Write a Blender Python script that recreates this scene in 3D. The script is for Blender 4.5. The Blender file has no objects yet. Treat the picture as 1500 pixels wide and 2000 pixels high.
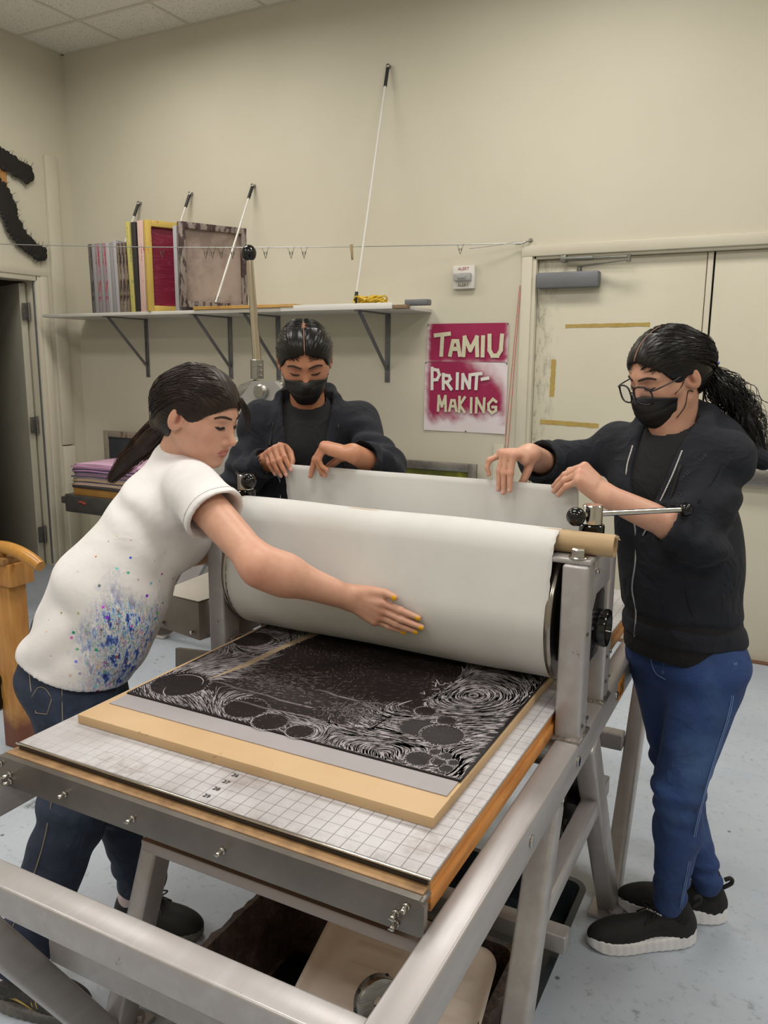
import bpy, bmesh, math, random
import numpy as np
from mathutils import Vector, Matrix
random.seed(7); rng = np.random.default_rng(7)
S = bpy.context.scene; C = S.collection
PI = math.pi

# ---------------------------------------------------------------- camera
_f, _pitch, _yaw, _roll = 1560.294, 0.185851, -0.479989, 0.008465
cam_d = bpy.data.cameras.new('camera'); cam = bpy.data.objects.new('camera', cam_d); C.objects.link(cam)
cam_d.sensor_fit = 'VERTICAL'; cam_d.sensor_height = 24.0; cam_d.lens = _f / 2000.0 * 24.0
cam_d.clip_start = 0.02; cam_d.clip_end = 60
def _camrot():
    cy, sy, cp, sp = math.cos(_yaw), math.sin(_yaw), math.cos(_pitch), math.sin(_pitch)
    fwd = Vector((sy*cp, cy*cp, -sp)); right = Vector((cy, -sy, 0)); up = right.cross(fwd)
    cr, sr = math.cos(_roll), math.sin(_roll)
    r2 = cr*right + sr*up; u2 = -sr*right + cr*up
    m = Matrix((r2, u2, -fwd)).transposed()
    return m
cam.matrix_world = Matrix.Translation((0.80825, -0.92999, 1.56405)) @ _camrot().to_4x4()
S.camera = cam

# ---------------------------------------------------------------- world, exposure, lights
W = bpy.data.worlds.new('world'); S.world = W; W.use_nodes = True
W.node_tree.nodes['Background'].inputs[0].default_value = (0.95, 0.93, 0.9, 1)
W.node_tree.nodes['Background'].inputs[1].default_value = 0.05
S.view_settings.view_transform = 'Standard'; S.view_settings.look = 'None'
S.view_settings.exposure = 0.0; S.view_settings.gamma = 1.0
S.view_settings.use_curve_mapping = False
LAMP_W = 25.5
LAMP_COL = (1.0, 0.965, 0.915)
CEIL = 3.73
LAMPS = [(x, y) for x in (-2.75, -0.31, 2.13) for y in (-2.2, 0.2, 2.35)]
for _x, _y in LAMPS:                    # the light of each ceiling troffer
    L = bpy.data.lights.new('troffer_light', 'AREA'); L.shape = 'RECTANGLE'; L.size = 1.12; L.size_y = 0.5
    L.energy = LAMP_W; L.color = LAMP_COL; L.spread = math.radians(172)
    o = bpy.data.objects.new('troffer_light', L); C.objects.link(o); o.location = (_x, _y, CEIL - 0.03)

# ---------------------------------------------------------------- materials
def lin(h, a=1.0):
    h = h.lstrip('#'); v = [int(h[i:i+2], 16)/255 for i in (0, 2, 4)]
    return tuple((c/12.92 if c <= 0.04045 else ((c+0.055)/1.055)**2.4) for c in v) + (a,)
_mats = {}
class NT:
    def __init__(s, name):
        s.m = bpy.data.materials.new(name); s.m.use_nodes = True; s.t = s.m.node_tree; s.n = s.t.nodes
        s.b = s.n['Principled BSDF']; s.co = None
    def N(s, typ, **kw):
        n = s.n.new(typ)
        for k, v in kw.items():
            if k.startswith('i_'):
                n.inputs[k[2:].replace('_', ' ')].default_value = v
            else: setattr(n, k, v)
        return n
    def L(s, a, b): s.t.links.new(a, b)
    def obj(s):
        if not s.co: s.co = s.N('ShaderNodeTexCoord')
        return s.co.outputs['Object']
    def noise(s, scale, detail=4, rough=.55, vec=None, stretch=None):
        n = s.N('ShaderNodeTexNoise'); n.inputs['Scale'].default_value = scale
        n.inputs['Detail'].default_value = detail; n.inputs['Roughness'].default_value = rough
        v = vec or s.obj()
        if stretch:
            mp = s.N('ShaderNodeMapping'); mp.inputs['Scale'].default_value = stretch; s.L(v, mp.inputs['Vector']); v = mp.outputs[0]
        s.L(v, n.inputs['Vector']); return n.outputs['Fac']
    def ramp(s, fac, stops, interp='LINEAR'):
        r = s.N('ShaderNodeValToRGB'); r.color_ramp.interpolation = interp; e = r.color_ramp.elements
        while len(e) < len(stops): e.new(0.5)
        for i, (p, c) in enumerate(stops):
            e[i].position = p; e[i].color = lin(c) if isinstance(c, str) else (tuple(c) if hasattr(c, '__len__') else (c, c, c, 1))
        s.L(fac, r.inputs[0]); return r.outputs[0]
    def mix(s, fac, a, b, mode='MIX'):
        m = s.N('ShaderNodeMix', data_type='RGBA', blend_type=mode)
        for i, v in ((0, fac), (6, a), (7, b)):
            if hasattr(v, 'is_output') or hasattr(v, 'links'): s.L(v, m.inputs[i])
            else:
                m.inputs[i].default_value = (lin(v) if isinstance(v, str) else v)
        return m.outputs[2]
    def math(s, op, a, b=0.0, c=None):
        m = s.N('ShaderNodeMath', operation=op)
        for i, v in enumerate((a, b) if c is None else (a, b, c)):
            if hasattr(v, 'links'): s.L(v, m.inputs[i])
            else: m.inputs[i].default_value = v
        return m.outputs[0]
    def bump(s, h, strength, dist=0.01):
        b = s.N('ShaderNodeBump'); b.inputs['Strength'].default_value = strength; b.inputs['Distance'].default_value = dist
        s.L(h, b.inputs['Height']); s.L(b.outputs[0], s.b.inputs['Normal'])
    def col(s, v):
        if hasattr(v, 'links'): s.L(v, s.b.inputs['Base Color'])
        else: s.b.inputs['Base Color'].default_value = lin(v) if isinstance(v, str) else v
    def done(s, rough=.5, metal=0.0, **kw):
        if hasattr(rough, 'links'): s.L(rough, s.b.inputs['Roughness'])
        else: s.b.inputs['Roughness'].default_value = rough
        s.b.inputs['Metallic'].default_value = metal
        for k, v in kw.items(): s.b.inputs[k.replace('_', ' ')].default_value = v
        return s.m
def M(name, c1, c2=None, scale=8, rough=.5, metal=0.0, bump=None, stretch=None, lo=.35, hi=.65, detail=5, **kw):
    """plain surface: two colours mixed by noise, optional noise bump (scale, strength, distance)"""
    if name in _mats: return _mats[name]
    t = NT(name)
    if c2: t.col(t.ramp(t.noise(scale, detail, .6, stretch=stretch), [(lo, c1), (hi, c2)]))
    else: t.col(c1)
    if bump: t.bump(t.noise(bump[0], 4, .6, stretch=bump[3] if len(bump) > 3 else None), bump[1], bump[2])
    _mats[name] = t.done(rough, metal, **kw); return _mats[name]

# ---------------------------------------------------------------- objects
_off = {}
def link(o, parent=None):
    C.objects.link(o)
    if parent is not None:
        o.parent = parent; ox = _off.get(parent.name, Vector((0, 0, 0))); o.location = -ox
    _off[o.name] = Vector((0, 0, 0))
    return o
def finish(me, mat, smooth=40):
    for m in (mat if isinstance(mat, (list, tuple)) else [mat]): me.materials.append(m)
    if smooth:
        me.polygons.foreach_set('use_smooth', [True]*len(me.polygons))
        if smooth < 180: me.set_sharp_from_angle(angle=math.radians(smooth))
def obj(name, bm, mat, parent=None, smooth=40):
    me = bpy.data.meshes.new(name); bmesh.ops.recalc_face_normals(bm, faces=bm.faces[:]) if smooth != -1 else None
    bm.to_mesh(me); bm.free(); finish(me, mat, abs(smooth))
    return link(bpy.data.objects.new(name, me), parent)
def mesh_obj(name, V, F, mat, parent=None, smooth=180):
    me = bpy.data.meshes.new(name)
    V = np.asarray(V, np.float32); F = np.asarray(F, np.int32)
    me.vertices.add(len(V)); me.vertices.foreach_set('co', V.ravel())
    k = F.shape[1]; me.loops.add(F.size); me.loops.foreach_set('vertex_index', F.ravel())
    me.polygons.add(len(F)); me.polygons.foreach_set('loop_start', np.arange(0, F.size, k, dtype=np.int32))
    me.polygons.foreach_set('loop_total', np.full(len(F), k, np.int32)); me.update(calc_edges=True); me.validate()
    finish(me, mat, smooth)
    return link(bpy.data.objects.new(name, me), parent)
def thing(name, label, cat, loc=(0, 0, 0), group=None):
    o = bpy.data.objects.new(name, None); C.objects.link(o); o.location = loc; o.empty_display_size = .1
    o['label'] = label; o['category'] = cat
    if group: o['group'] = group
    _off[o.name] = Vector(loc); return o
def tag(o, label, cat, group=None):
    o['label'] = label; o['category'] = cat
    if group: o['group'] = group
    return o
def struct(name, bm, mat, parent=None, smooth=40):
    o = obj(name, bm, mat, parent, smooth)
    if parent is None: o['kind'] = 'structure'
    return o
def origin(o):      # put a one-mesh thing's origin at the bottom centre of its mesh
    co = np.empty(len(o.data.vertices)*3, np.float32); o.data.vertices.foreach_get('co', co); co = co.reshape(-1, 3)
    lo, hi = co.min(0), co.max(0); c = np.array([(lo[0]+hi[0])/2, (lo[1]+hi[1])/2, lo[2]], np.float32)
    o.data.vertices.foreach_set('co', (co-c).ravel()); o.location = [float(a) for a in c]; o.data.update()
    return o
def dup(r, loc=None, rot=None, label=None, group=None):
    c = r.copy(); C.objects.link(c)
    if loc is not None: c.location = loc
    if rot is not None: c.rotation_euler = rot
    if label: c['label'] = label
    if group: c['group'] = group
    for ch in list(r.children):
        d = ch.copy(); C.objects.link(d); d.parent = c
        for g in ch.children:
            e = g.copy(); C.objects.link(e); e.parent = d
    return c
B = bmesh.new
def bx(bm, lo, hi, bev=.0, rot=None, seg=2):
    lo = Vector(lo); hi = Vector(hi); c = (lo+hi)/2; s = hi-lo
    m = Matrix.Translation(c) @ ((rot.to_4x4() if rot is not None else Matrix.Identity(4))) @ Matrix.Diagonal((abs(s.x), abs(s.y), abs(s.z), 1))
    r = bmesh.ops.create_cube(bm, size=1, matrix=m); vs = r['verts']
    if bev > 0:
        es = list({e for v in vs for e in v.link_edges})
        bmesh.ops.bevel(bm, geom=es, offset=min(bev, min(abs(s.x), abs(s.y), abs(s.z))*.45), segments=seg, profile=.5, affect='EDGES')
    return bm
def bar(bm, a, b, w, h, up=(0, 0, 1), bev=.004):
    """rectangular tube between two points: w across, h along 'up'"""
    a = Vector(a); b = Vector(b); d = (b-a); L = d.length; d.normalize(); u = Vector(up); s = d.cross(u).normalized(); u = s.cross(d).normalized()
    R = Matrix((d, -s, u)).transposed()
    m = Matrix.Translation((a+b)/2) @ R.to_4x4() @ Matrix.Diagonal((L, w, h, 1))
    r = bmesh.ops.create_cube(bm, size=1, matrix=m)
    if bev > 0:
        es = list({e for v in r['verts'] for e in v.link_edges})
        bmesh.ops.bevel(bm, geom=es, offset=min(bev, min(w, h)*.45), segments=3, profile=.5, affect='EDGES')
    return bm
def frame_of(d):
    d = Vector(d).normalized(); u = Vector((0, 0, 1)) if abs(d.z) < .9 else Vector((1, 0, 0))
    s = d.cross(u).normalized(); return d, s, s.cross(d).normalized()
def lathe(bm, prof, o, d=(0, 0, 1), seg=32):
    """prof: list of (t along d, radius)"""
    d, s, u = frame_of(d); o = Vector(o); rings = []
    for t, r in prof:
        if r < 1e-6: rings.append([bm.verts.new(o+d*t)])
        else: rings.append([bm.verts.new(o+d*t+(s*math.cos(2*PI*k/seg)+u*math.sin(2*PI*k/seg))*r) for k in range(seg)])
    for A, Bq in zip(rings, rings[1:]):
        for k in range(seg):
            k2 = (k+1) % seg
            if len(A) == 1 and len(Bq) == 1: break
            if len(A) == 1: bm.faces.new((A[0], Bq[k2], Bq[k]))
            elif len(Bq) == 1: bm.faces.new((A[k], A[k2], Bq[0]))
            else: bm.faces.new((A[k], A[k2], Bq[k2], Bq[k]))
    return bm
def cyl(bm, a, b, r, seg=24, bev=.001, r2=None):
    a = Vector(a); b = Vector(b); L = (b-a).length; r2 = r if r2 is None else r2
    return lathe(bm, [(0, 0), (0, r-bev), (bev, r), (L-bev, r2), (L, r2-bev), (L, 0)], a, b-a, seg)
def ball(bm, c, r, seg=20, sc=(1, 1, 1)):
    m = Matrix.Translation(c) @ Matrix.Diagonal((sc[0], sc[1], sc[2], 1))
    bmesh.ops.create_uvsphere(bm, u_segments=seg, v_segments=seg//2+2, radius=r, matrix=m); return bm
def tube(bm, pts, r, seg=8, cap=True):
    pts = [Vector(p) for p in pts]; n = len(pts); rs = r if hasattr(r, '__len__') else [r]*n
    T = [(pts[min(i+1, n-1)]-pts[max(i-1, 0)]).normalized() for i in range(n)]
    _, s, u = frame_of(T[0]); rings = []
    for i in range(n):
        s = (s - T[i]*s.dot(T[i])).normalized(); u = T[i].cross(s)
        rings.append([bm.verts.new(pts[i]+(s*math.cos(2*PI*k/seg)+u*math.sin(2*PI*k/seg))*rs[i]) for k in range(seg)])
    for A, Bq in zip(rings, rings[1:]):
        for k in range(seg): bm.faces.new((A[k], A[(k+1) % seg], Bq[(k+1) % seg], Bq[k]))
    if cap: bm.faces.new(rings[0][::-1]); bm.faces.new(rings[-1])
    return bm
def prism(bm, pts, ext):
    """closed polygon (3-D points) extruded by vector ext"""
    e = Vector(ext); a = [bm.verts.new(p) for p in pts]; b = [bm.verts.new(Vector(p)+e) for p in pts]; n = len(a)
    bm.faces.new(a); bm.faces.new(b[::-1])
    for i in range(n): bm.faces.new((a[(i+1) % n], a[i], b[i], b[(i+1) % n]))
    return bm
def smoothpath(P, n=8):
    """Catmull-Rom through points"""
    P = [Vector(p) for p in P]; Q = [P[0]*2-P[1]]+P+[P[-1]*2-P[-2]]; out = []
    for i in range(1, len(Q)-2):
        for k in range(n):
            t = k/n; a, b, c, d = Q[i-1], Q[i], Q[i+1], Q[i+2]
            out.append(.5*((2*b)+(c-a)*t+(2*a-5*b+4*c-d)*t*t+(3*b-3*c+d-a)*t**3))
    out.append(P[-1]); return out
# ================================================================ the room
WY, WX = 3.565, -4.19
def wall_mat():
    t = NT('wall_paint')
    c = t.ramp(t.noise(1.3, 3, .5), [(.3, '#c5bfac'), (.7, '#ccc6b4')])
    sp = t.ramp(t.noise(60, 2, .5), [(.78, 0.0), (.83, 1.0)])
    t.col(t.mix(t.math('MULTIPLY', sp, .12), c, '#7d7660'))
    t.bump(t.noise(140, 3, .6), .12, .002)
    return t.done(.62)
wallm = wall_mat()
doorm = M('door_paint', '#c8c2ae', '#ccc6b3', 2, .45, bump=(90, .05, .002))
framem = M('door_frame_paint', '#c4bdaa', '#c9c3b1', 3, .4)
def floor_mat():
    t = NT('painted_concrete')
    n = t.noise(1.1, 5, .6)
    c = t.ramp(n, [(.3, '#a3acb8'), (.55, '#b3bbc6'), (.75, '#bdc4cc')])
    n2 = t.noise(38, 6, .7)
    c = t.mix(t.ramp(n2, [(.56, 0.0), (.64, .38)]), c, '#7d868c')
    sc = t.noise(5.5, 8, .72)
    c = t.mix(t.ramp(sc, [(.61, 0.0), (.68, .8)]), c, '#666b6e')
    v = t.N('ShaderNodeTexVoronoi'); v.inputs['Scale'].default_value = 7.0; t.L(t.obj(), v.inputs['Vector'])
    c = t.mix(t.ramp(v.outputs['Distance'], [(.035, .8), (.06, 0.0)]), c, '#3f4347')
    # the darker end of the floor by the left doorway
    sep = t.N('ShaderNodeSeparateXYZ'); t.L(t.obj(), sep.inputs[0])
    d = t.math('ADD', sep.outputs[1], t.math('MULTIPLY', sep.outputs[0], -.6))
    d = t.math('ADD', d, t.math('MULTIPLY', t.noise(1.6, 5, .6), 1.2))
    mr = t.N('ShaderNodeMapRange'); t.L(d, mr.inputs[0]); mr.inputs[1].default_value = 3.4; mr.inputs[2].default_value = 5.2; mr.inputs[4].default_value = .55
    c = t.mix(mr.outputs[0], c, '#5c5f60')
    t.col(c); t.bump(t.noise(70, 5, .7), .35, .003)
    return t.done(t.ramp(t.noise(9, 4, .6), [(.3, .32), (.7, .5)]))
bm = B(); bx(bm, (-8.2, -3.6, -.1), (4.2, 6.2, 0)); struct('floor', bm, floor_mat())
def ceil_mat():
    t = NT('acoustic_tile')
    n = t.noise(95, 3, .6)
    t.col(t.ramp(n, [(.33, '#b0a99b'), (.42, '#dfdad0'), (.7, '#e4e0d8')])); t.bump(n, .5, .004)
    return t.done(.9)
cm = ceil_mat(); gridm = M('ceiling_grid', '#c9c3b4', rough=.5)
bm = B(); bx(bm, (-4.3, -3.5, CEIL), (4.1, 3.7, CEIL+.06)); ce = struct('ceiling', bm, cm)
bm = B()
x = WX+.58
while x < 4: bx(bm, (x-.011, -3.5, CEIL-.004), (x+.011, WY, CEIL+.001)); x += .61
y = WY-.38
while y > -3.5: bx(bm, (WX, y-.011, CEIL-.0045), (4, y+.011, CEIL+.001)); y -= .61
bx(bm, (WX, WY-.02, CEIL-.006), (4, WY, CEIL)); bx(bm, (WX, -3.5, CEIL-.006), (WX+.02, WY, CEIL))
obj('ceiling_grid', bm, gridm, ce)
# back wall around the double door
bm = B()
bx(bm, (-4.3, WY, 0), (-.60, WY+.16, CEIL)); bx(bm, (-.60, WY, 2.155), (1.24, WY+.16, CEIL)); bx(bm, (1.24, WY, 0), (4.1, WY+.16, CEIL))
struct('wall_back', bm, wallm)
# left wall around the open doorway
D0, D1 = 2.24, 3.20
bm = B()
bx(bm, (WX-.14, -3.5, 0), (WX, D0, CEIL)); bx(bm, (WX-.14, D1, 0), (WX, WY, CEIL)); bx(bm, (WX-.14, D0, 2.13), (WX, D1, CEIL))
struct('wall_left', bm, wallm)
bm = B(); bx(bm, (4.0, -3.5, 0), (4.12, WY, CEIL)); struct('wall_right', bm, wallm)
bm = B(); bx(bm, (-4.3, -3.62, 0), (4.1, -3.5, CEIL)); struct('wall_front', bm, wallm)
# room beyond the doorway
dim = M('hallway_paint', '#b5ad98', rough=.7)
bm = B(); bx(bm, (-7.6, 1.2, 0), (-7.5, 4.8, 2.7)); bx(bm, (-7.6, 4.7, 0), (-4.33, 4.8, 2.7)); bx(bm, (-7.6, 1.2, 0), (-4.33, 1.3, 2.7)); bx(bm, (-7.6, 1.2, 2.7), (-4.33, 4.8, 2.8))
struct('wall_hallway', bm, dim)
bm = B(); bx(bm, (-7.5, 1.3, 0), (-4.30, 4.7, .004)); struct('floor_hallway', bm, M('hallway_floor', '#4a3a2e', '#3a2d24', 4, .5))
# left door: frame, leaf swung into the next room, hinges
bm = B()
bx(bm, (WX-.145, D1-.012, 0), (WX+.012, D1+.035, 2.165), .003); bx(bm, (WX-.001, D1+.03, 0), (WX+.018, D1+.085, 2.155), .004)
bx(bm, (WX-.145, D0-.035, 0), (WX+.012, D0+.012, 2.165), .003); bx(bm, (WX-.001, D0-.085, 0), (WX+.018, D0-.03, 2.155), .004)
bx(bm, (WX-.145, D0, 2.115), (WX+.012, D1, 2.165), .003); bx(bm, (WX-.001, D0-.088, 2.151), (WX+.0205, D1+.088, 2.208), .004)
door1 = struct('door_1', bm, framem)
leaf = B(); ang = math.radians(160)
hp = Vector((WX-.085, D1-.055, 0)); dv = Vector((math.cos(ang), math.sin(ang), 0))
bar(leaf, hp+Vector((0, 0, 1.055)), hp+dv*.92+Vector((0, 0, 1.055)), .045, 2.09, (0, 0, 1), .003)
leafm = M('left_door_leaf', '#a9a595', '#a39f8f', 2, .45)
lf = obj('door_leaf', leaf, leafm, door1)
steel = M('brushed_steel', '#a9a6a0', '#8d8a85', 30, .38, 1.0, stretch=(1, 1, 12))
hingem = M('hinge_steel', '#7f7c78', '#6b6864', 20, .45, .8)
for z in (.25, 1.08, 1.90):
    bm = B(); bx(bm, (WX-.062, D1-.088, z-.06), (WX-.056, D1-.030, z+.06), .002)
    cyl(bm, (WX-.052, D1-.034, z-.065), (WX-.052, D1-.034, z+.065), .009, 14)
    for q in (-.035, 0, .035): cyl(bm, (WX-.057, D1-.07, z+q), (WX-.053, D1-.07, z+q), .005, 10)
    obj('hinge', bm, hingem, door1)
bm = B(); bx(bm, (WX-.02, D1-.020, .02), (WX-.005, D1-.011, 2.11), .001); obj('weather_strip', bm, M('weather_strip', '#8f9192', rough=.3, metal=.7), door1)
# pilaster and rails beside that door
bm = B(); bx(bm, (WX, 3.33, 0), (WX+.035, 3.43, .91), .004); bx(bm, (WX, 3.33, .92), (WX+.03, 3.43, 3.0), .004); struct('trim_1', bm, framem)
bm = B(); bx(bm, (-.80, WY-.012, 0), (-.735, WY, 1.09), .003); bx(bm, (1.33, WY-.012, .9), (4.0, WY, 1.0), .003); struct('trim_2', bm, framem)
bm = B(); bx(bm, (-4.19, WY-.012, 0), (-.70, WY, .10), .003); struct('baseboard_back', bm, M('baseboard', '#8f897a', rough=.5))
bm = B(); bx(bm, (WX, -3.5, 0), (WX+.012, D0-.09, .10), .003); struct('baseboard_left', bm, M('baseboard', '#8f897a'))
# right double door
bm = B()
bx(bm, (-.665, WY-.022, 0), (-.605, WY+.02, 2.149), .005); bx(bm, (-.61, WY-.008, 0), (-.585, WY+.12, 2.155), .003)
bx(bm, (1.245, WY-.022, 0), (1.30, WY+.02, 2.149), .005); bx(bm, (1.225, WY-.008, 0), (1.25, WY+.12, 2.155), .003)
bx(bm, (-.668, WY-.0245, 2.145), (1.303, WY+.019, 2.203), .005); bx(bm, (-.6, WY-.008, 2.13), (1.24, WY+.12, 2.155), .003)
door2 = struct('door_2', bm, framem)
def door_face():
    t = NT('scuffed_door')
    sep = t.N('ShaderNodeSeparateXYZ'); t.L(t.obj(), sep.inputs[0])
    n = t.noise(34, 5, .75, stretch=(1, 1, .35))
    near = t.N('ShaderNodeMapRange'); t.L(sep.outputs[0], near.inputs[0]); near.inputs[1].default_value = -.57; near.inputs[2].default_value = -.44; near.inputs[3].default_value = 1; near.inputs[4].default_value = 0
    f = t.math('MULTIPLY', t.ramp(n, [(.5, 0.0), (.62, .75)]), near.outputs[0])
    t.col(t.mix(f, t.ramp(t.noise(2, 3, .5), [(.3, '#c8c2ae'), (.7, '#cdc7b4')]), '#807b6c'))
    return t.done(.45)
dfm = door_face()
bm = B(); bx(bm, (-.583, WY+.03, .008), (.300, WY+.075, 2.128), .003); l1 = obj('door_leaf', bm, dfm, door2)
bm = B(); bx(bm, (.340, WY+.03, .008), (1.223, WY+.075, 2.128), .003); l2 = obj('door_leaf', bm, doorm, door2)
bm = B(); bx(bm, (.30, WY+.05, 0), (.34, WY+.09, 2.13)); obj('door_gap', bm, M('gap_dark', '#1b1a18', rough=.8), door2)
bm = B(); bx(bm, (.304, WY+.024, .008), (.331, WY+.04, 2.128), .002); obj('astragal', bm, framem, door2)
bm = B(); bx(bm, (-.585, WY-.0, 0), (1.225, WY+.1, .008)); obj('threshold', bm, M('threshold', '#6d4a3a', rough=.5), door2)
# push bar of the right leaf
bm = B(); bx(bm, (.47, WY-.03, .955), (1.16, WY+.0, 1.045), .008); bx(bm, (.47, WY+.0, .97), (.55, WY+.03, 1.03)); bx(bm, (1.08, WY+.0, .97), (1.16, WY+.03, 1.03)); obj('push_bar', bm, steel, door2)
# closer: body, two arms, bracket
grey = M('closer_grey', '#74767a', '#6c6e72', 4, .45, .3)
bm = B(); bx(bm, (-.575, WY-.035, 1.972), (-.233, WY+.03, 2.055), .008); cl = obj('door_closer', bm, grey, door2)
bm = B(); tube(bm, [(-.345, WY-.0, 2.055), (-.345, WY-.0, 2.085)], .014, 12)
bar(bm, (-.345, WY-.005, 2.082), (-.07, WY-.075, 2.098), .022, .008, (0, 0, 1), .002)
cyl(bm, (-.07, WY-.075, 2.085), (-.07, WY-.075, 2.125), .011, 12)
bar(bm, (-.07, WY-.075, 2.112), (-.27, WY-.055, 2.118), .012, .010, (0, 0, 1), .002); cyl(bm, (-.26, WY-.055, 2.118), (-.43, WY-.04, 2.122), .011, 12)
bx(bm, (-.44, WY-.05, 2.105), (-.41, WY+.0, 2.14), .003); obj('closer_arm', bm, M('arm_grey', '#84857f', rough=.35, metal=.8), cl)
# old tape marks on the left leaf
tm = M('old_tape', '#b39a55', '#a68c48', 30, .55)
def tape(a, b, w, seed):
    r = random.Random(seed); a = Vector(a); b = Vector(b); d = (b-a); n = 14; L = d.length; d.normalize(); s = Vector((-d.z, 0, d.x))
    bm = B(); up = []; dn = []
    for i in range(n+1):
        p = a+d*(L*i/n); up.append(bm.verts.new(p+s*(w*.5+r.uniform(-.0022, .001)))); dn.append(bm.verts.new(p-s*(w*.5+r.uniform(-.0022, .002))))
    for i in range(n): bm.faces.new((up[i], up[i+1], dn[i+1], dn[i]))
    ext = bmesh.ops.extrude_face_region(bm, geom=bm.faces[:]); bmesh.ops.translate(bm, vec=(0, -.0006, 0), verts=[v for v in ext['geom'] if isinstance(v, bmesh.types.BMVert)])
    return bm
ty = WY+.029
for i, (a, b, w) in enumerate([((-.415, ty, 1.768), (.04, ty, 1.772), .02), ((-.472, ty, 1.585), (-.474, ty, 1.377), .028), ((-.535, ty, 1.232), (-.2, ty, 1.222), .026)]):
    o = origin(obj('tape_strip', tape(a, b, w, i), tm)); tag(o, ['long strip of yellowed tape high on the left door leaf', 'short upright strip of yellowed tape on the left door leaf', 'low strip of yellowed tape on the left door leaf behind the sleeve'][i], 'tape', 'tape strips on the door')
# ceiling troffers
diff = NT('lamp_diffuser'); diff.b.inputs['Emission Color'].default_value = lin('#fff4e2'); diff.b.inputs['Emission Strength'].default_value = 1.2; diff = diff.done(.5)
white = M('white_metal', '#dcdad4', rough=.35)
for i, (x, y) in enumerate(LAMPS):
    t = thing('ceiling_light', 'flat rectangular troffer light set into the tiled ceiling', 'ceiling light', (x, y, CEIL-.03), 'ceiling troffers')
    bm = B()
    for a in ((-.6, -.3, .6, -.27), (-.6, .27, .6, .3), (-.6, -.3, -.57, .3), (.57, -.3, .6, .3)): bx(bm, (x+a[0], y+a[1], CEIL-.03), (x+a[2], y+a[3], CEIL), .003)
    obj('light_frame', bm, white, t)
    bm = B(); bx(bm, (x-.57, y-.27, CEIL-.018), (x+.57, y+.27, CEIL-.006)); obj('diffuser', bm, diff, t)

# ---------------------------------------------------------------- lettering
_glyph = {  # hand-cut capitals as strokes in a unit box: (x, z) points
 'T': [[(0, .93), (1, 1)], [(.52, .95), (.46, 0)]], 'A': [[(.05, 0), (.3, .95), (.7, .95), (.95, 0)], [(.2, .42), (.8, .42)]],
 'M': [[(.05, 0), (.1, 1), (.5, .3), (.9, 1), (.97, 0)]], 'I': [[(.5, 0), (.5, 1)]],
 'U': [[(.05, 1), (.08, .3), (.3, .03), (.68, .03), (.9, .3), (.95, 1)]], 'P': [[(.15, 0), (.12, 1)], [(.12, .95), (.7, .9), (.88, .68), (.65, .45), (.15, .42)]],
 'R': [[(.15, 0), (.12, 1)], [(.12, .95), (.7, .9), (.85, .68), (.6, .48), (.15, .45)], [(.45, .46), (.95, 0)]], 'N': [[(.08, 0), (.1, 1), (.88, .05), (.92, 1)]],
 'K': [[(.15, 0), (.15, 1)], [(.9, .98), (.2, .45), (.92, 0)]], 'G': [[(.9, .82), (.55, 1), (.12, .65), (.15, .25), (.5, .02), (.9, .2), (.9, .45), (.55, .45)]], '-': [[(.05, .5), (.95, .58)]]}
def letters(txt, spans, z0, h, y, t, d=.0016):
    """flat hand-cut letters; spans gives (x0, x1, height factor, dz) per letter"""
    bm = B(); k_ = 0
    for ch, (x0, x1, hf, dz) in zip(txt, spans):
        for st in _glyph[ch]:
            P = [Vector((x0+(x1-x0)*a, y, z0+dz+h*hf*b)) for a, b in st]
            for a, b in zip(P, P[1:]):
                k_ += 1; e = (b-a).normalized()*t*.42; o_ = Vector((0, -.00025*k_, 0)); bar(bm, a-e+o_, b+e+o_, d, t, (-(b-a).z, 0, (b-a).x), .0)
    return bm
def poster_mat(name, lo, hi, base, full):
    t = NT(name); g = t.N('ShaderNodeTexCoord').outputs['Generated']; sep = t.N('ShaderNodeSeparateXYZ'); t.L(g, sep.inputs[0])
    n = t.noise(3.2, 3, .5, vec=g); n = t.math('MULTIPLY', t.math('SUBTRACT', n, .5), .5)
    ex = t.math('MULTIPLY', t.math('MULTIPLY', sep.outputs[0], t.math('SUBTRACT', 1.0, sep.outputs[0])), 4.0)
    ez = t.N('ShaderNodeMapRange', interpolation_type='SMOOTHSTEP'); t.L(t.math('ADD', sep.outputs[2], n), ez.inputs[0]); ez.inputs[1].default_value = lo; ez.inputs[2].default_value = hi
    fx = t.N('ShaderNodeMapRange', interpolation_type='SMOOTHSTEP'); t.L(t.math('ADD', ex, n), fx.inputs[0]); fx.inputs[1].default_value = -.12; fx.inputs[2].default_value = base
    f = t.math('MULTIPLY', ez.outputs[0], fx.outputs[0])
    if not full:
        q = t.N('ShaderNodeMapRange', interpolation_type='SMOOTHSTEP'); t.L(t.math('ADD', t.math('ADD', sep.outputs[0], t.math('MULTIPLY', sep.outputs[2], .9)), n), q.inputs[0]); q.inputs[1].default_value = 1.75; q.inputs[2].default_value = 1.35
        f = t.math('MULTIPLY', f, q.outputs[0])
    c = t.mix(f, '#ded3d6', t.ramp(t.noise(30, 5, .7, vec=g), [(.3, '#8d0f42'), (.7, '#9d1a4f')]))
    t.col(c); return t.done(.55)
cream = M('stencil_cream', '#c9c3a6', '#d2ccb2', 40, .6); creamw = M('stencil_white', '#dedbd3', rough=.6)
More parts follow.
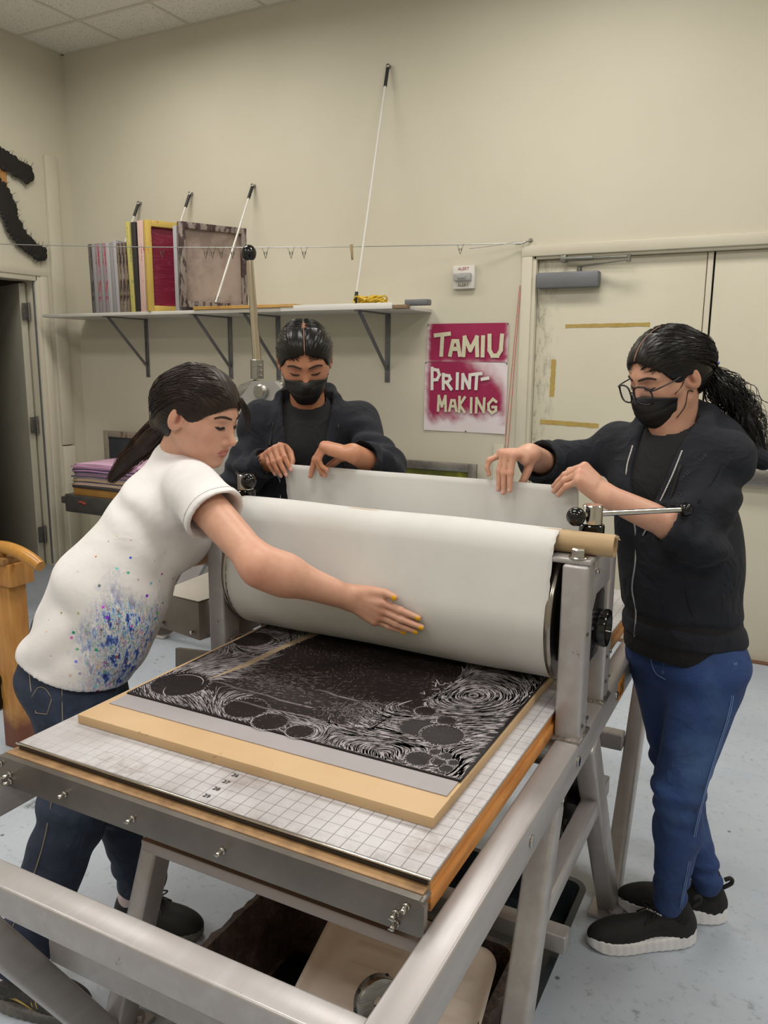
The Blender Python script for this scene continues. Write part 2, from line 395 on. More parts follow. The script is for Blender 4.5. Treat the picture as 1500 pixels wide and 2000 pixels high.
def sheet(x0, z0, x1, z1, y, curl=.004, nx=10, nz=8):
    V = []; F = []
    for s in (0, 1):
        for j in range(nz+1):
            for i in range(nx+1):
                u, v = i/nx, j/nz; V.append((x0+(x1-x0)*u, y-curl*(abs(u-.5)*2)**3*(1-v)-.001*math.sin(u*9+v*5)-(.0012 if s else 0), z0+(z1-z0)*v))
    N = (nx+1)*(nz+1)
    for j in range(nz):
        for i in range(nx):
            a = j*(nx+1)+i; F.append((a, a+nx+1, a+nx+2, a+1)); F.append((N+a, N+a+1, N+a+nx+2, N+a+nx+1))
    return V, F
def poster(name, label, x0, z0, x1, z1, mat):
    t = thing(name, label, 'poster', ((x0+x1)/2, WY-.002, z0), 'hand-stencilled posters beside the door')
    V, F = sheet(x0, z0, x1, z1, WY-.0035); mesh_obj('poster_sheet', V, F, mat, t)
    return t
p1 = poster('poster', 'magenta poster with the cut-out word TAMIU, above the other poster', -1.244, 1.568, -.733, 1.790, poster_mat('poster_spray_top', -.25, .12, .22, True))
obj('lettering', letters('TAMIU', [(-1.19, -1.10, 1.05, 0), (-1.095, -1.025, .72, 0), (-1.01, -.915, .88, -.002), (-.905, -.865, .9, -.003), (-.85, -.765, 1.0, -.006)], 1.607, .118, WY-.009, .024), cream, p1)
p2 = poster('poster', 'magenta and white poster reading PRINT-MAKING, below the TAMIU poster', -1.256, 1.153, -.731, 1.566, poster_mat('poster_spray_bottom', .12, .34, .3, False))
obj('lettering', letters('PRINT-', [(-1.215, -1.15, 1.15, -.01), (-1.14, -1.075, .8, -.008), (-1.055, -1.025, .82, -.005), (-1.01, -.955, .75, -.003), (-.945, -.89, .82, -.003), (-.885, -.845, .8, .01)], 1.415, .108, WY-.009, .019), creamw, p2)
obj('lettering', letters('MAKING', [(-1.165, -1.11, 1, 0), (-1.09, -1.04, .75, .002), (-1.03, -.985, 1, -.002), (-.965, -.93, .95, -.003), (-.92, -.86, .95, -.002), (-.845, -.785, .95, -.004)], 1.275, .088, WY-.009, .016), cream, p2)
pin = M('pin', '#6a6a68', rough=.3, metal=.9)
for pt, lst in ((p1, [(-1.238, 1.784), (-.739, 1.784)]), (p2, [(-1.25, 1.56), (-.737, 1.56), (-.98, 1.158)])):
    for (x, z) in lst:
        bm = B(); cyl(bm, (x, WY-.012, z), (x, WY-.003, z), .004, 10); obj('push_pin', bm, pin, pt)

def text_obj(s, size, mat, parent, loc, depth=.0008):
    cu = bpy.data.curves.new('t', 'FONT'); cu.body = s; cu.size = size; cu.extrude = depth; cu.align_x = 'CENTER'; cu.align_y = 'CENTER'
    tmp = bpy.data.objects.new('t', cu); C.objects.link(tmp); me = bpy.data.meshes.new_from_object(tmp.evaluated_get(bpy.context.evaluated_depsgraph_get()))
    bpy.data.objects.remove(tmp); bpy.data.curves.remove(cu); return me
def place_text(s, size, mat, parent, R, loc, name='lettering'):
    me = text_obj(s, size, mat, None, None); me.transform(Matrix.Translation(loc) @ R.to_4x4()); finish(me, mat, 0)
    return link(bpy.data.objects.new(name, me), parent)
RWALL = Matrix(((1, 0, 0), (0, 0, -1), (0, 1, 0)))     # text upright on the back wall, read from -Y
al = thing('alarm_strobe', 'white wall strobe unit with red ALERT lettering beside the double door', 'alarm', (-1.01, WY, 1.98))
bm = B(); bx(bm, (-1.078, WY-.028, 1.985), (-.945, WY, 2.115), .005); obj('strobe_housing', bm, M('strobe_white', '#d6d2cb', rough=.4), al)
bm = B(); bx(bm, (-1.066, WY-.055, 2.027), (-.958, WY-.024, 2.072), .008, seg=3); bx(bm, (-1.04, WY-.062, 2.04), (-.985, WY-.05, 2.06), .004)
obj('strobe_lens', bm, M('strobe_glass', '#c9cac8', rough=.12, Transmission_Weight=.5), al)
redt = M('red_print', '#a34a48', rough=.5)
place_text('ALERT', .024, redt, al, RWALL, (-1.012, WY-.0285, 2.096)); place_text('ALERT', .024, M('dark_print', '#5d4a48', rough=.5), al, RWALL, (-1.012, WY-.0285, 2.004))
bm = B(); tube(bm, smoothpath([(-.677, WY-.008, 1.99), (-.70, WY-.01, 1.6), (-.728, WY-.008, 1.10), (-.71, WY-.008, 1.10), (-.69, WY-.01, 1.55), (-.672, WY-.008, 1.93), (-.668, WY-.009, 1.985), (-.677, WY-.008, 1.99)], 4), .0014, 6)
tag(origin(obj('string', bm, M('red_string', '#c0392f', rough=.7))), 'thin red string looped on the wall beside the door frame', 'string')

# ---------------------------------------------------------------- clothesline
wy = lambda x: 3.53+(x+.66)*(3.53-2.72)/(3.53)
def wz(x):
    u = (x+.66)/(-3.53); return 2.218+u*.098-.10*u*(1-u)
bm = B(); tube(bm, [(x, wy(x), wz(x)) for x in np.linspace(-4.185, -.66, 40)], .0028, 8)
th = thing('clothesline', 'steel wire line strung across the room in front of the shelf', 'wire', (-.66, 3.53, 2.218)); obj('wire', bm, M('wire_steel', '#a9a9a5', rough=.35, metal=.6), th)
bm = B(); tube(bm, smoothpath([(-.66, 3.53, 2.218), (-.64, 3.545, 2.228), (-.615, WY, 2.235)], 4), .005, 8); lathe(bm, [(0, 0), (0, .012), (.004, .012), (.004, 0)], (-.625, WY, 2.235), (0, -1, 0), 12)
for k in range(4): tube(bm, [(-.66-.012*k+math.cos(a)*.008, 3.53+.0*k, 2.218+math.sin(a)*.008) for a in np.linspace(0, 6.28, 9)], .0018, 6)
obj('wire_hook', bm, steel, th)
bm = B(); tube(bm, [(-.95, 3.46, 2.195), (-.90, 3.475, 2.20), (-.78, 3.50, 2.212), (-.70, 3.52, 2.225)], .0018, 6); obj('loose_wire_end', bm, steel, th)
clipm = M('clip_dark', '#5b5852', rough=.4, metal=.7)
def clip(x, sc=1.0):
    sc *= 1.3
    y, z = wy(x), wz(x); bm = B()
    tube(bm, [(x-.020*sc, y, z+.002), (x-.004, y, z-.032*sc)], .0012, 6); tube(bm, [(x+.020*sc, y, z+.002), (x+.004, y, z-.032*sc)], .0012, 6)
    tube(bm, [(x-.010*sc, y, z-.022*sc), (x+.010*sc, y, z-.022*sc), (x, y, z-.050*sc), (x-.010*sc, y, z-.022*sc)], .0024, 6)
    return bm
names = ['farthest left wire clip on the line, in front of the magenta screen', 'wire clip on the line, at the edge between magenta and beige screens', 'wire clip on the line, first of the pair at the beige screen left', 'wire clip on the line, second of the pair at the beige screen left', 'wire clip on the line, at the middle of the beige screen', 'wire clip on the line, where the white rod crosses', 'wire clip on the line, just right of the white rod', 'wire clip on the line, just right of the black lever knob', 'wire clip on the line, left one of the two right-hand clips', 'wire clip on the line, right one of the two right-hand clips']
for i, x in enumerate((-2.83, -2.71, -2.54, -2.495, -2.44, -2.365, -2.30, -2.155, -1.995, -1.915)):
    o = origin(obj('wire_clip', clip(x), clipm)); tag(o, names[i], 'clip', 'triangular wire clips on the line')
x = -1.63; y, z = wy(x), wz(x); bm = B(); bar(bm, (x-.004, y, z+.012), (x+.008, y, z-.075), .010, .008, (0, 1, 0), .002); bar(bm, (x+.006, y, z+.014), (x+.010, y, z-.075), .010, .008, (0, 1, 0), .002)
tag(origin(obj('clothespin', bm, M('pin_wood', '#9c8a68', rough=.6))), 'wooden clothespin hanging from the line at mid wall', 'clothespin')
x = -1.0; y, z = wy(x), wz(x); tag(origin(obj('wire_clip', clip(x, .8), clipm)), 'small wire clip on the line nearest the wall hook', 'clip')

# ---------------------------------------------------------------- shelf, brackets, cables
SZ = 1.878
laminate = M('shelf_laminate', '#cfccc6', '#c6c2ba', 5, .35)
t = thing('wall_shelf', 'long white laminate shelf on the back wall holding screens', 'shelf', (-2.6, WY, SZ-.02))
bm = B(); bx(bm, (-4.10, 3.16, SZ-.022), (-1.22, WY-.002, SZ), .002); obj('shelf_board', bm, laminate, t)
bm = B(); bx(bm, (-2.03, 3.155, SZ-.022), (-1.28, 3.17, SZ+.012), .002); obj('edge_strip', bm, M('edge_white', '#dcdad6', rough=.3), t)
bm = B(); bx(bm, (-1.28, 3.158, SZ-.022), (-1.19, 3.20, SZ-.001), .002); obj('bare_end', bm, M('particle_board', '#8a7458', '#7a654b', 90, .8), t)
bm = B(); bx(bm, (-1.22, 3.19, SZ-.004), (-1.08, 3.25, SZ+.028), .005); tag(origin(obj('metal_bracket_piece', bm, grey)), 'small grey metal block lying at the right end of the shelf', 'bracket')
brm = M('bracket_grey', '#77777a', '#6e6e72', 8, .4, .5)
t0 = thing('shelf_bracket', '', 'bracket', (0, WY, SZ-.022))
bm = B(); bx(bm, (-.017, WY-.006, SZ-.44), (.017, WY, SZ-.022), .001); obj('wall_strip', bm, brm, t0)
bm = B(); bx(bm, (-.015, WY-.40, SZ-.030), (.015, WY, SZ-.022), .001); obj('top_arm', bm, brm, t0)
bm = B(); bar(bm, (0, WY-.36, SZ-.03), (0, WY-.012, SZ-.36), .020, .012, (0, 1, 1), .002); obj('brace', bm, brm, t0)
for q in (-.08, -.2, -.34, -.42): bm = B(); cyl(bm, (0, WY-.009, SZ+q), (0, WY-.004, SZ+q), .006, 10); obj('screw', bm, pin, t0)
bl = ['grey triangular shelf bracket farthest left under the screens', 'grey triangular shelf bracket left of the long chrome lever', 'grey triangular shelf bracket right behind the chrome lever', 'grey triangular shelf bracket at the right end of the shelf']
for i, x in enumerate((-3.50, -2.735, -2.335, -1.515)):
    o = t0 if i == 0 else dup(t0)
    o.location.x = x; o['label'] = bl[i]; o['group'] = 'shelf brackets'
bungee = M('white_cable', '#d8d6cf', rough=.4); blk = M('black_rubber', '#1a1a1b', rough=.45)
def cable(a, b, label, top=.10, bot=.045, r=.006):
    a = Vector(a); b = Vector(b); d = (b-a).normalized()
    t = thing('hanging_cable', label, 'cable', a, 'white cables bracing the shelf from the wall')
    bm = B(); tube(bm, [a, b], r, 8); obj('cord', bm, bungee, t)
    bm = B(); tube(bm, [a+d*.012, a+d*top], r*1.7, 10); obj('top_sleeve', bm, blk, t)
    if bot:
        bm = B(); tube(bm, [b-d*bot, b], r*1.7, 10); obj('bottom_sleeve', bm, blk if bot > .05 else steel, t)
    bm = B(); cyl(bm, a+Vector((0, .02, 0)), a+Vector((0, .0, 0)), .012, 12); tube(bm, [a+Vector((math.cos(q)*.010, -.004, math.sin(q)*.010)) for q in np.linspace(0, 6.28, 10)], .003, 6); obj('wall_eye', bm, steel, t)
cable((-3.50, WY-.02, 2.655), (-3.62, 3.25, SZ), 'shelf cable nearest the room corner, mostly behind the yellow screens')
cable((-3.03, WY-.02, 2.68), (-3.15, 3.25, SZ), 'second shelf cable, dropping behind the magenta screen')
cable((-2.505, WY-.02, 2.685), (-2.50, 3.13, 1.915), 'shelf cable running in front of the beige screen')
cable((-1.52, WY-.02, 3.255), (-1.555, 3.22, SZ+.0), 'longest shelf cable, hung highest on the wall', .12, .085)
# yellow rope heap on the shelf
bm = B()
for k in range(16):
    cx = -1.46+random.uniform(-.07, .07); cyy = 3.26+random.uniform(-.05, .05); rx_ = random.uniform(.025, .06); ph = random.uniform(0, 6); zz = SZ+.008+random.uniform(0, .05)
    tube(bm, smoothpath([(cx+rx_*math.cos(ph+a), cyy+rx_*.8*math.sin(ph+a), zz+.012*math.sin(2*a+ph)+.006) for a in np.linspace(0, 5.6, 8)], 3), .0045, 6)
tag(origin(obj('rope_heap', bm, M('yellow_rope', '#d8b62c', '#c59f1d', 60, .5))), 'heap of tangled yellow plastic rope on the right end of the shelf', 'rope')

# ---------------------------------------------------------------- silkscreens on the shelf
def frame_mat(n, base, stain, thr=.6, s2=None):
    if n in _mats: return _mats[n]
    t = NT(n); c = t.ramp(t.noise(6, 3, .5), [(.3, base), (.7, base)])
    c = t.mix(t.ramp(t.noise(22, 5, .7, stretch=(1, 1, .3)), [(thr, 0.0), (thr+.05, 1.0)]), c, stain)
    if s2: c = t.mix(t.ramp(t.noise(13, 5, .7, stretch=(1.3, 1, .5)), [(.60, 0.0), (.64, 1.0)]), c, s2)
    t.col(c); _mats[n] = t.done(.6); return _mats[n]
FM = {'grey': frame_mat('screen_grey', '#8d898a', '#5e5552', .60), 'dark': frame_mat('screen_dark', '#5f5a59', '#3b3534', .5),
      'light': frame_mat('screen_light', '#a3a0a3', '#75706f', .62), 'red': frame_mat('screen_red', '#8b8084', '#9c2338', .52),
      'brown': frame_mat('screen_brown', '#7c6c5c', '#33291f', .5), 'black': frame_mat('screen_black', '#2b2627', '#4a3d33', .6),
      'yellow': frame_mat('screen_yellow', '#b7ac62', '#6f7d5e', .55), 'pink': frame_mat('screen_pink', '#c9aaa0', '#98303f', .58, '#d8c9c0'),
      'gold': frame_mat('screen_gold', '#c2a550', '#a8323a', .60), 'stained': frame_mat('screen_stained', '#8a7f76', '#3d2a2b', .48)}
def screen(label, x, w, h, d, fm, mesh=None, ang=0.0, y0=3.165, z0=SZ+.0005, lean=0.0):
    """a silkscreen standing on edge, its narrow side facing the room; w = thickness"""
    t = thing('silkscreen_frame', label, 'silkscreen', (x, y0, z0), 'silkscreens standing on the shelf'); b = .038
    bm = B(); f = .0015
    bx(bm, (0, 0, 0), (w, b, h), f); bx(bm, (0, d-b, 0), (w, d, h), f); bx(bm, (0, b, 0), (w, d-b, b), f); bx(bm, (0, b, h-b), (w, d-b, h), f)
    o = obj('frame', bm, FM[fm]); C.objects.unlink(o); C.objects.link(o); o.parent = t; o.location = (0, 0, 0)
    bm = B(); bx(bm, (w*.25, b*.6, b*.6), (w*.25+.002, d-b*.6, h-b*.6))
    o = obj('mesh_fabric', bm, mesh or M('mesh_grey', '#6d6663', '#5c5654', 6, .6)); o.parent = t; o.location = (0, 0, 0)
    t.rotation_euler = (0, lean, -ang); return t
seq = [('dark', .030), ('grey', .030), ('red', .028), ('grey', .028), ('red', .028), ('light', .034), ('grey', .028), ('light', .028), ('brown', .027), ('stained', .027), ('brown', .027)]
x = -3.605; k = 0
desc = ['dark grey screen frame at the far left end of the row', 'second grey screen frame from the left end', 'third screen frame from left, grey with red streaks', 'fourth screen frame from left, plain stained grey', 'fifth screen frame from left, streaked with red ink', 'sixth screen frame from left, light grey', 'seventh screen frame from left, grey with dark top', 'eighth screen frame from left, pale grey edge', 'brown ink-stained screen frame, first of the dark trio', 'dark stained screen frame, middle of the dark trio', 'brown ink-stained screen frame beside the yellow green one']
for i, (fm, w) in enumerate(seq):
    screen(desc[i], x, w, .455+(.012 if i == 7 else 0)-(.01 if i > 7 else 0), .36, fm, lean=-.02); x += w+.0035
screen('tall yellow green screen frame left of the black one', x+.008, .036, .575, .38, 'yellow', lean=-.035)
screen('tall black screen frame between yellow green and pink ones', x+.050, .038, .57, .37, 'black', lean=-.02)
screen('tall pink and white paint-spattered screen frame', x+.094, .050, .575, .385, 'pink')
mag = NT('mesh_magenta'); n = mag.noise(5, 4, .6, stretch=(1, .6, 4)); mag.col(mag.ramp(n, [(.47, '#7d1634'), (.5, '#93304a'), (.53, '#7d1634')])); mag = mag.done(.55)
screen('yellow screen frame with red drips and a magenta mesh', x+.148, .040, .575, .40, 'gold', mag, ang=.48)
screen('light grey screen frame left of the large beige screen', x+.395, .030, .525, .36, 'light')
beige = NT('mesh_beige'); n = beige.noise(3, 5, .7); beige.col(beige.ramp(n, [(.40, '#85756c'), (.52, '#a08e82'), (.7, '#a89789')])); beige = beige.done(.6)
screen('large stained screen frame with beige mesh at the row end', x+.430, .040, .525, .47, 'stained', beige, ang=.46, z0=SZ+.022)
for q, (a, dy, lab) in enumerate([(.0, 0, 'raw yellow wooden screen frame lying flat on the shelf'), (.03, .01, 'raw wooden screen frame lying on top of another on the shelf')]):
    t = thing('raw_wooden_screen', lab, 'silkscreen', (-2.70, 3.15, SZ+.001+.0105*q), 'wooden frames lying flat on the shelf')
    bm = B(); f = .0015; hh = .010
    if q == 1: pass
    bx(bm, (.0, 0, 0), (.76, .03, hh), f); bx(bm, (0, .37, 0), (.76, .40, hh), f); bx(bm, (.73, .03, 0), (.76, .37, hh), f); bx(bm, (0, .03, 0), (.03, .37, hh), f)
    o = obj('frame', bm, M('raw_wood', '#c09a58', '#a9803f', 12, .55, stretch=(1, 8, 8))); o.parent = t; o.location = (0, 0, 0); t.rotation_euler = (0, 0, a)
# ---------------------------------------------------------------- black cactus-like cut-out on the left wall
def blob_strip(path, w0, w1, seed, th=.02):
    r = random.Random(seed); P = smoothpath([(0, a, b) for a, b in path], 5); bm = B(); n = len(P)
    L = []
    for i, p in enumerate(P):
        w = w0+(w1-w0)*i/(n-1); T = (P[min(i+1, n-1)]-P[max(i-1, 0)]).normalized(); Nn = Vector((0, -T.z, T.y))
        bl = ball; m = Matrix.Translation(Vector((WX+.03, p.y, p.z))) @ Matrix.Diagonal((th/.05*.4, 1, 1, 1))
        bmesh.ops.create_uvsphere(bm, u_segments=14, v_segments=8, radius=w, matrix=m)
        for s in (-1, 1):
            q = p+Nn*s*(w*r.uniform(.75, 1.0)); rr = r.uniform(.014, .028)
            bmesh.ops.create_uvsphere(bm, u_segments=10, v_segments=6, radius=rr, matrix=Matrix.Translation((WX+.03, q.y, q.z)) @ Matrix.Diagonal((.3, 1, 1, 1)))
            if r.random() < .75:
                e = q+Nn*s*(rr+r.uniform(.015, .04))+T*r.uniform(-.02, .02); tube(bm, [(WX+.032, q.y, q.z), (WX+.032, e.y, e.z)], [.0028, .0008], 5)
    return bm
blackm = M('matte_black', '#16130f', '#100e0c', 10, .7)
t = thing('wall_sculpture', 'matte black spiny cactus-shaped cut-out hung above the left doorway', 'wall sculpture', (WX, 2.98, 2.3))
obj('upper_lobe', blob_strip([(2.55, 2.98), (2.80, 2.95), (2.97, 2.90), (3.10, 2.85), (3.18, 2.83)], .065, .045, 1), blackm, t)
obj('lower_lobe', blob_strip([(2.80, 2.72), (2.93, 2.68), (2.99, 2.56), (3.04, 2.44), (3.13, 2.36), (3.25, 2.30)], .075, .04, 2), blackm, t)
bm = B(); bx(bm, (WX+.002, 2.955, 2.58), (WX+.02, 3.005, 2.86), .002); bx(bm, (WX+.002, 2.72, 2.5), (WX+.02, 2.78, 3.0), .002); obj('wooden_batten', bm, M('batten', '#b5854f', '#a2713c', 10, .6), t)
# ================================================================ the etching press
def press_paint():
    t = NT('silver_paint')
    c = t.ramp(t.noise(3, 3, .5), [(.3, '#a09b9a'), (.7, '#aca7a6')]); c = t.mix(t.ramp(t.noise(30, 3, .6, stretch=(1, .15, 1)), [(.45, 0.0), (.7, .35)]), c, '#bdbdbf')
    c = t.mix(t.ramp(t.noise(26, 7, .75), [(.67, 0.0), (.70, .85)]), c, '#3c3836')
    t.col(c); t.bump(t.noise(160, 2, .5), .06, .001)
    return t.done(t.ramp(t.noise(7, 3, .5), [(.3, .30), (.7, .38)]), .35)
sp = press_paint()
chrome = M('chrome', '#c9c6c0', rough=.12, metal=1.0); blackgl = M('black_gloss', '#0c0c0d', rough=.1)
blackpl = M('black_cast', '#1d1c1d', rough=.35); dsteel = M('end_plate_steel', '#7d7771', '#69645f', 6, .36, .55, bump=(30, .15, .003))
press = thing('etching_press', 'large silver etching press with a roller, sliding bed and V-shaped legs', 'printing press', (0, .765, 0))
RY, RZ, RR = .765, 1.0295, .151
TY, TZ, TR = .690, 1.1998, .0235
def rail(x0, x1):
    bm = B(); bx(bm, (x0, -.245, .715), (x1, 1.78, .79), .005, seg=3); return bm
obj('rail', rail(.41, .46), sp, press); r2 = obj('rail', rail(-.51, -.46), sp, press)
def leg(x, a, b, w=.065, d=.05):
    bm = B(); bar(bm, (x, a[0], a[1]), (x, b[0], b[1]), d, w, (0, 0, 1) if abs(a[0]-b[0]) > .5 else (0, 1, 0), .008)
    return obj('leg', bm, sp, press)
for x in (.435, -.485):
    leg(x, (-.215, .715), (.20, .01)); leg(x, (.50, .715), (.22, .01)); leg(x, (.80, .715), (1.23, .01)); leg(x, (1.66, .715), (1.27, .01))
    for y in (.21, 1.25):
        bm = B(); bx(bm, (x-.045, y-.09, 0), (x+.045, y+.09, .012), .003)
        for q in (-.065, .065): cyl(bm, (x+.02, y+q, .012), (x+.02, y+q, .026), .011, 6)
        obj('foot_plate', bm, sp, press)
    bm = B(); bar(bm, (x, .40, .50), (x, 1.02, .50), .04, .05, (0, 0, 1), .006); obj('side_brace', bm, sp, press)
for (y, z, h, w) in ((-.195, .7325, .055, .05), (.06, .375, .055, .05), (1.72, .73, .055, .05), (1.45, .42, .05, .05), (.845, .15, .05, .05)):
    bm = B(); bx(bm, (-.46, y-w/2, z-h/2), (.41, y+w/2, z+h/2), .0045, seg=3); obj('crossbar', bm, sp, press)
weld = M('weld_bead', '#b5b0aa', '#7f7a75', 60, .3, .9, bump=(120, .8, .004))
# roller, end discs, shaft
def side(s):
    """uprights, bearing, screw and cap of one side; s=+1 right, -1 left"""
    x0, x1 = (.405, .458) if s > 0 else (-.512, -.462)
    xc = (x0+x1)/2
    bm = B(); bx(bm, (x0, .625, .79), (x1, .690, 1.165), .006, seg=3); bx(bm, (x0, .845, .79), (x1, .905, 1.165), .006, seg=3)
    bx(bm, (x0+.001, .685, 1.085), (x1-.001, .85, 1.165), .003); prism(bm, [(x0+.001, .69, 1.06), (x0+.001, .72, 1.088), (x0+.001, .69, 1.088)], (x1-x0-.002, 0, 0))
    obj('upright', bm, sp, press)
    for wa, wb in ((.615, .70), (.838, .912)): bm = B(); bx(bm, (x0-.004, wa, .788), (x1+.006, wb, .797), .003); obj('weld', bm, weld, press)
    bm = B(); bx(bm, (min(x0, x0-s*.03), .635, 1.165), (max(x1, x1)+.002, .915, 1.176), .003); obj('top_plate', bm, sp, press)
    bm = B(); cyl(bm, (xc, .650, 1.176), (xc, .650, 1.180), .020, 24); lathe(bm, [(0, 0), (0, .0145), (.014, .0145), (.017, .012), (.017, 0)], (xc, .650, 1.180), (0, 0, 1), 6)
    cyl(bm, (x1+.001, .70, 1.14), (x1+.006, .70, 1.14), .006, 8); cyl(bm, (x1+.001, .715, 1.14), (x1+.006, .715, 1.14), .004, 8); obj('hex_bolt', bm, chrome, press, 30)
    bm = B(); bx(bm, (x0+.006, .696, .955), (x1-.008, .84, 1.07), .006); bx(bm, (x0+.01, .71, .92), (x1-.012, .825, .96), .008)
    for q in (.705, .83): cyl(bm, (xc, q, 1.07), (xc, q, 1.085), .008, 10)
    obj('bearing_block', bm, blackpl, press)
    bm = B(); e = x1 if s > 0 else x0; prof = [(0, 0), (0, .036), (.004, .04), (.03, .042), (.034, .040), (.034, .031), (.022, .028), (.022, .010), (.026, .008), (.026, 0)]
    lathe(bm, prof, (e-s*.015, .765, 1.0), (s, 0, 0), 32); obj('shaft_cap', bm, blackgl, press)
    bm = B()
    for q in (.645, .69, .86, .90):
        for z in ((.82, 1.02) if q < .8 else (.80, .84, .90)): cyl(bm, (x1 if s > 0 else x0, q, z), ((x1 if s > 0 else x0)+s*.003, q, z), .0045, 8)
    obj('set_screw', bm, pin, press)
    # pressure screw
    bm = B(); cyl(bm, (xc-.003, .765, 1.174), (xc-.003, .765, 1.226), .027, 28, .002); cyl(bm, (xc-.003, .765, 1.19), (xc-.003, .765, 1.205), .0285, 28, .001); obj('screw_housing', bm, blackgl, press)
    bm = B(); cyl(bm, (xc-.003, .765, 1.226), (xc-.003, .765, 1.268), .0215, 28, .002); hb = obj('screw_hub', bm, chrome, press)
    hub = Vector((xc-.003, .765, 1.248))
    A, Bq = (Vector((.404, .722, 1.247)), Vector((.5935, .95, 1.2435))) if s > 0 else (Vector((-.452, .728, 1.256)), Vector((-.735, 1.03, 1.232)))
    bm = B(); tube(bm, [A, hub, Bq], .0062, 14); obj('handle_rod', bm, chrome, press)
    bm = B(); ball(bm, A, .0205, 24); obj('handle_knob', bm, blackgl, press); bm = B(); ball(bm, Bq, .0165, 24); obj('handle_knob', bm, blackgl, press)
    # rubber foot under the window
    bm = B(); cyl(bm, (xc+s*.004, .715, .79), (xc+s*.004, .715, .812), .017, 20, .004); cyl(bm, (xc+s*.004, .715, .812), (xc+s*.004, .715, .835), .009, 8); obj('stop_bolt', bm, blackpl, press)
    for (q, z) in ((.30, .752), (.62, .752), (1.0, .752)):
        bm = B(); cyl(bm, (x1+.002 if s > 0 else x0-.002, q, z), (x1+.006 if s > 0 else x0-.006, q, z), .011, 20); obj('rail_bolt', bm, chrome, press)
side(1); side(-1)
bm = B(); lathe(bm, [(0, 0), (0, RR), (.815, RR), (.815, 0)], (-.443, RY, RZ), (1, 0, 0), 96); obj('roller', bm, M('roller_steel', '#9a968f', rough=.3, metal=.9), press)
for x in (-.455, .377): bm = B(); lathe(bm, [(0, 0), (0, .155), (.003, .157), (.011, .157), (.014, .155), (.014, 0)], (x, RY, RZ), (1, 0, 0), 96); obj('roller_flange', bm, M('flange_steel', '#a39d94', '#8a847b', 14, .22, 1.0), press)
bm = B(); cyl(bm, (-.47, RY, 1.0), (.41, RY, 1.0), .03, 24); bx(bm, (.392, .70, .93), (.403, .83, 1.09), .002); bx(bm, (-.462, .70, .93), (-.457, .83, 1.10), .002); obj('roller_shaft', bm, blackpl, press)
# lower roller, pillow blocks, chain
bm = B(); cyl(bm, (-.40, .78, .70), (.395, .78, .70), .055, 32); obj('lower_roller', bm, steel, press)
for x in (.385, -.425):
    bm = B(); bx(bm, (x-.02, .90, .44), (x+.02, 1.06, .49), .008); cyl(bm, (x-.03, .98, .535), (x+.03, .98, .535), .058, 28, .006); cyl(bm, (x-.038, .98, .535), (x+.038, .98, .535), .03, 24); obj('pillow_block', bm, blackpl, press)
bm = B(); pts = []
for a in np.linspace(0, 2*PI, 40): pts.append((.36, .93+.045*math.cos(a), .55+(.13 if math.sin(a) > 0 else -.13)+.045*math.sin(a)))
tube(bm, pts, .009, 6)
for k in range(0, 39, 1): bx(bm, (.348, pts[k][1]-.006, pts[k][2]-.006), (.372, pts[k][1]+.006, pts[k][2]+.006), .002, seg=1)
obj('drive_chain', bm, blackpl, press)
# bed
def bed_mat():
    """metal sheet with a one-inch ruled grid, smudges and worn paint"""
    t = NT('ruled_bed'); sep = t.N('ShaderNodeSeparateXYZ'); t.L(t.obj(), sep.inputs[0])
    def ln(ax, wd):
        m = t.math('FRACT', t.math('ADD', t.math('DIVIDE', sep.outputs[ax], .0254), 200.5)); d = t.math('ABSOLUTE', t.math('SUBTRACT', m, .5))
        r = t.N('ShaderNodeMapRange'); t.L(d, r.inputs[0]); r.inputs[1].default_value = wd; r.inputs[2].default_value = wd+.02; r.inputs[3].default_value = 1; r.inputs[4].default_value = 0; return r.outputs[0]
    g = t.math('MAXIMUM', ln(0, .016), t.math('MULTIPLY', ln(1, .016), .7))
    wear = t.N('ShaderNodeMapRange'); t.L(t.math('ADD', sep.outputs[0], t.math('MULTIPLY', t.noise(7, 4, .6), .5)), wear.inputs[0]); wear.inputs[1].default_value = -.15; wear.inputs[2].default_value = .25; wear.inputs[3].default_value = .3; wear.inputs[4].default_value = .85
    g = t.math('MULTIPLY', g, wear.outputs[0])
    c = t.ramp(t.noise(5, 6, .65), [(.35, '#a9a4a5'), (.5, '#b9b6b8'), (.7, '#c6c4c6')])
    c = t.mix(t.ramp(t.noise(11, 6, .7), [(.55, 0.0), (.68, .55)]), c, '#8d8079')
    c = t.mix(t.ramp(t.noise(17, 8, .75), [(.66, 0.0), (.71, .8)]), c, '#4d4644')
    edge = t.N('ShaderNodeMapRange'); t.L(sep.outputs[1], edge.inputs[0]); edge.inputs[1].default_value = .0; edge.inputs[2].default_value = .03; edge.inputs[3].default_value = .45; edge.inputs[4].default_value = 0
    c = t.mix(t.math('MULTIPLY', edge.outputs[0], t.ramp(t.noise(25, 5, .7), [(.4, 0.0), (.6, 1.0)])), c, '#6a625c')
    c = t.mix(g, c, '#57504f'); t.col(c); return t.done(.42, .15)
bed = obj('bed_plate', bx(B(), (-.452, -.002, .8445), (.404, 1.62, .85), .0012), bed_mat(), press)
woodo = NT('orange_wood'); c = woodo.ramp(woodo.noise(5, 6, .6, stretch=(4, 1.2, 14)), [(.3, '#a8672c'), (.5, '#c98843'), (.7, '#d99a55')])
c = woodo.mix(woodo.ramp(woodo.noise(18, 5, .7), [(.62, 0.0), (.68, .7)]), c, '#5a3820'); woodo.col(c); woodo = woodo.done(.5)
bm = B(); bx(bm, (-.448, .004, .818), (.398, 1.62, .8440), .002); bx(bm, (-.452, .004, .792), (.403, 1.62, .817), .002); obj('bed_core', bm, woodo, press)
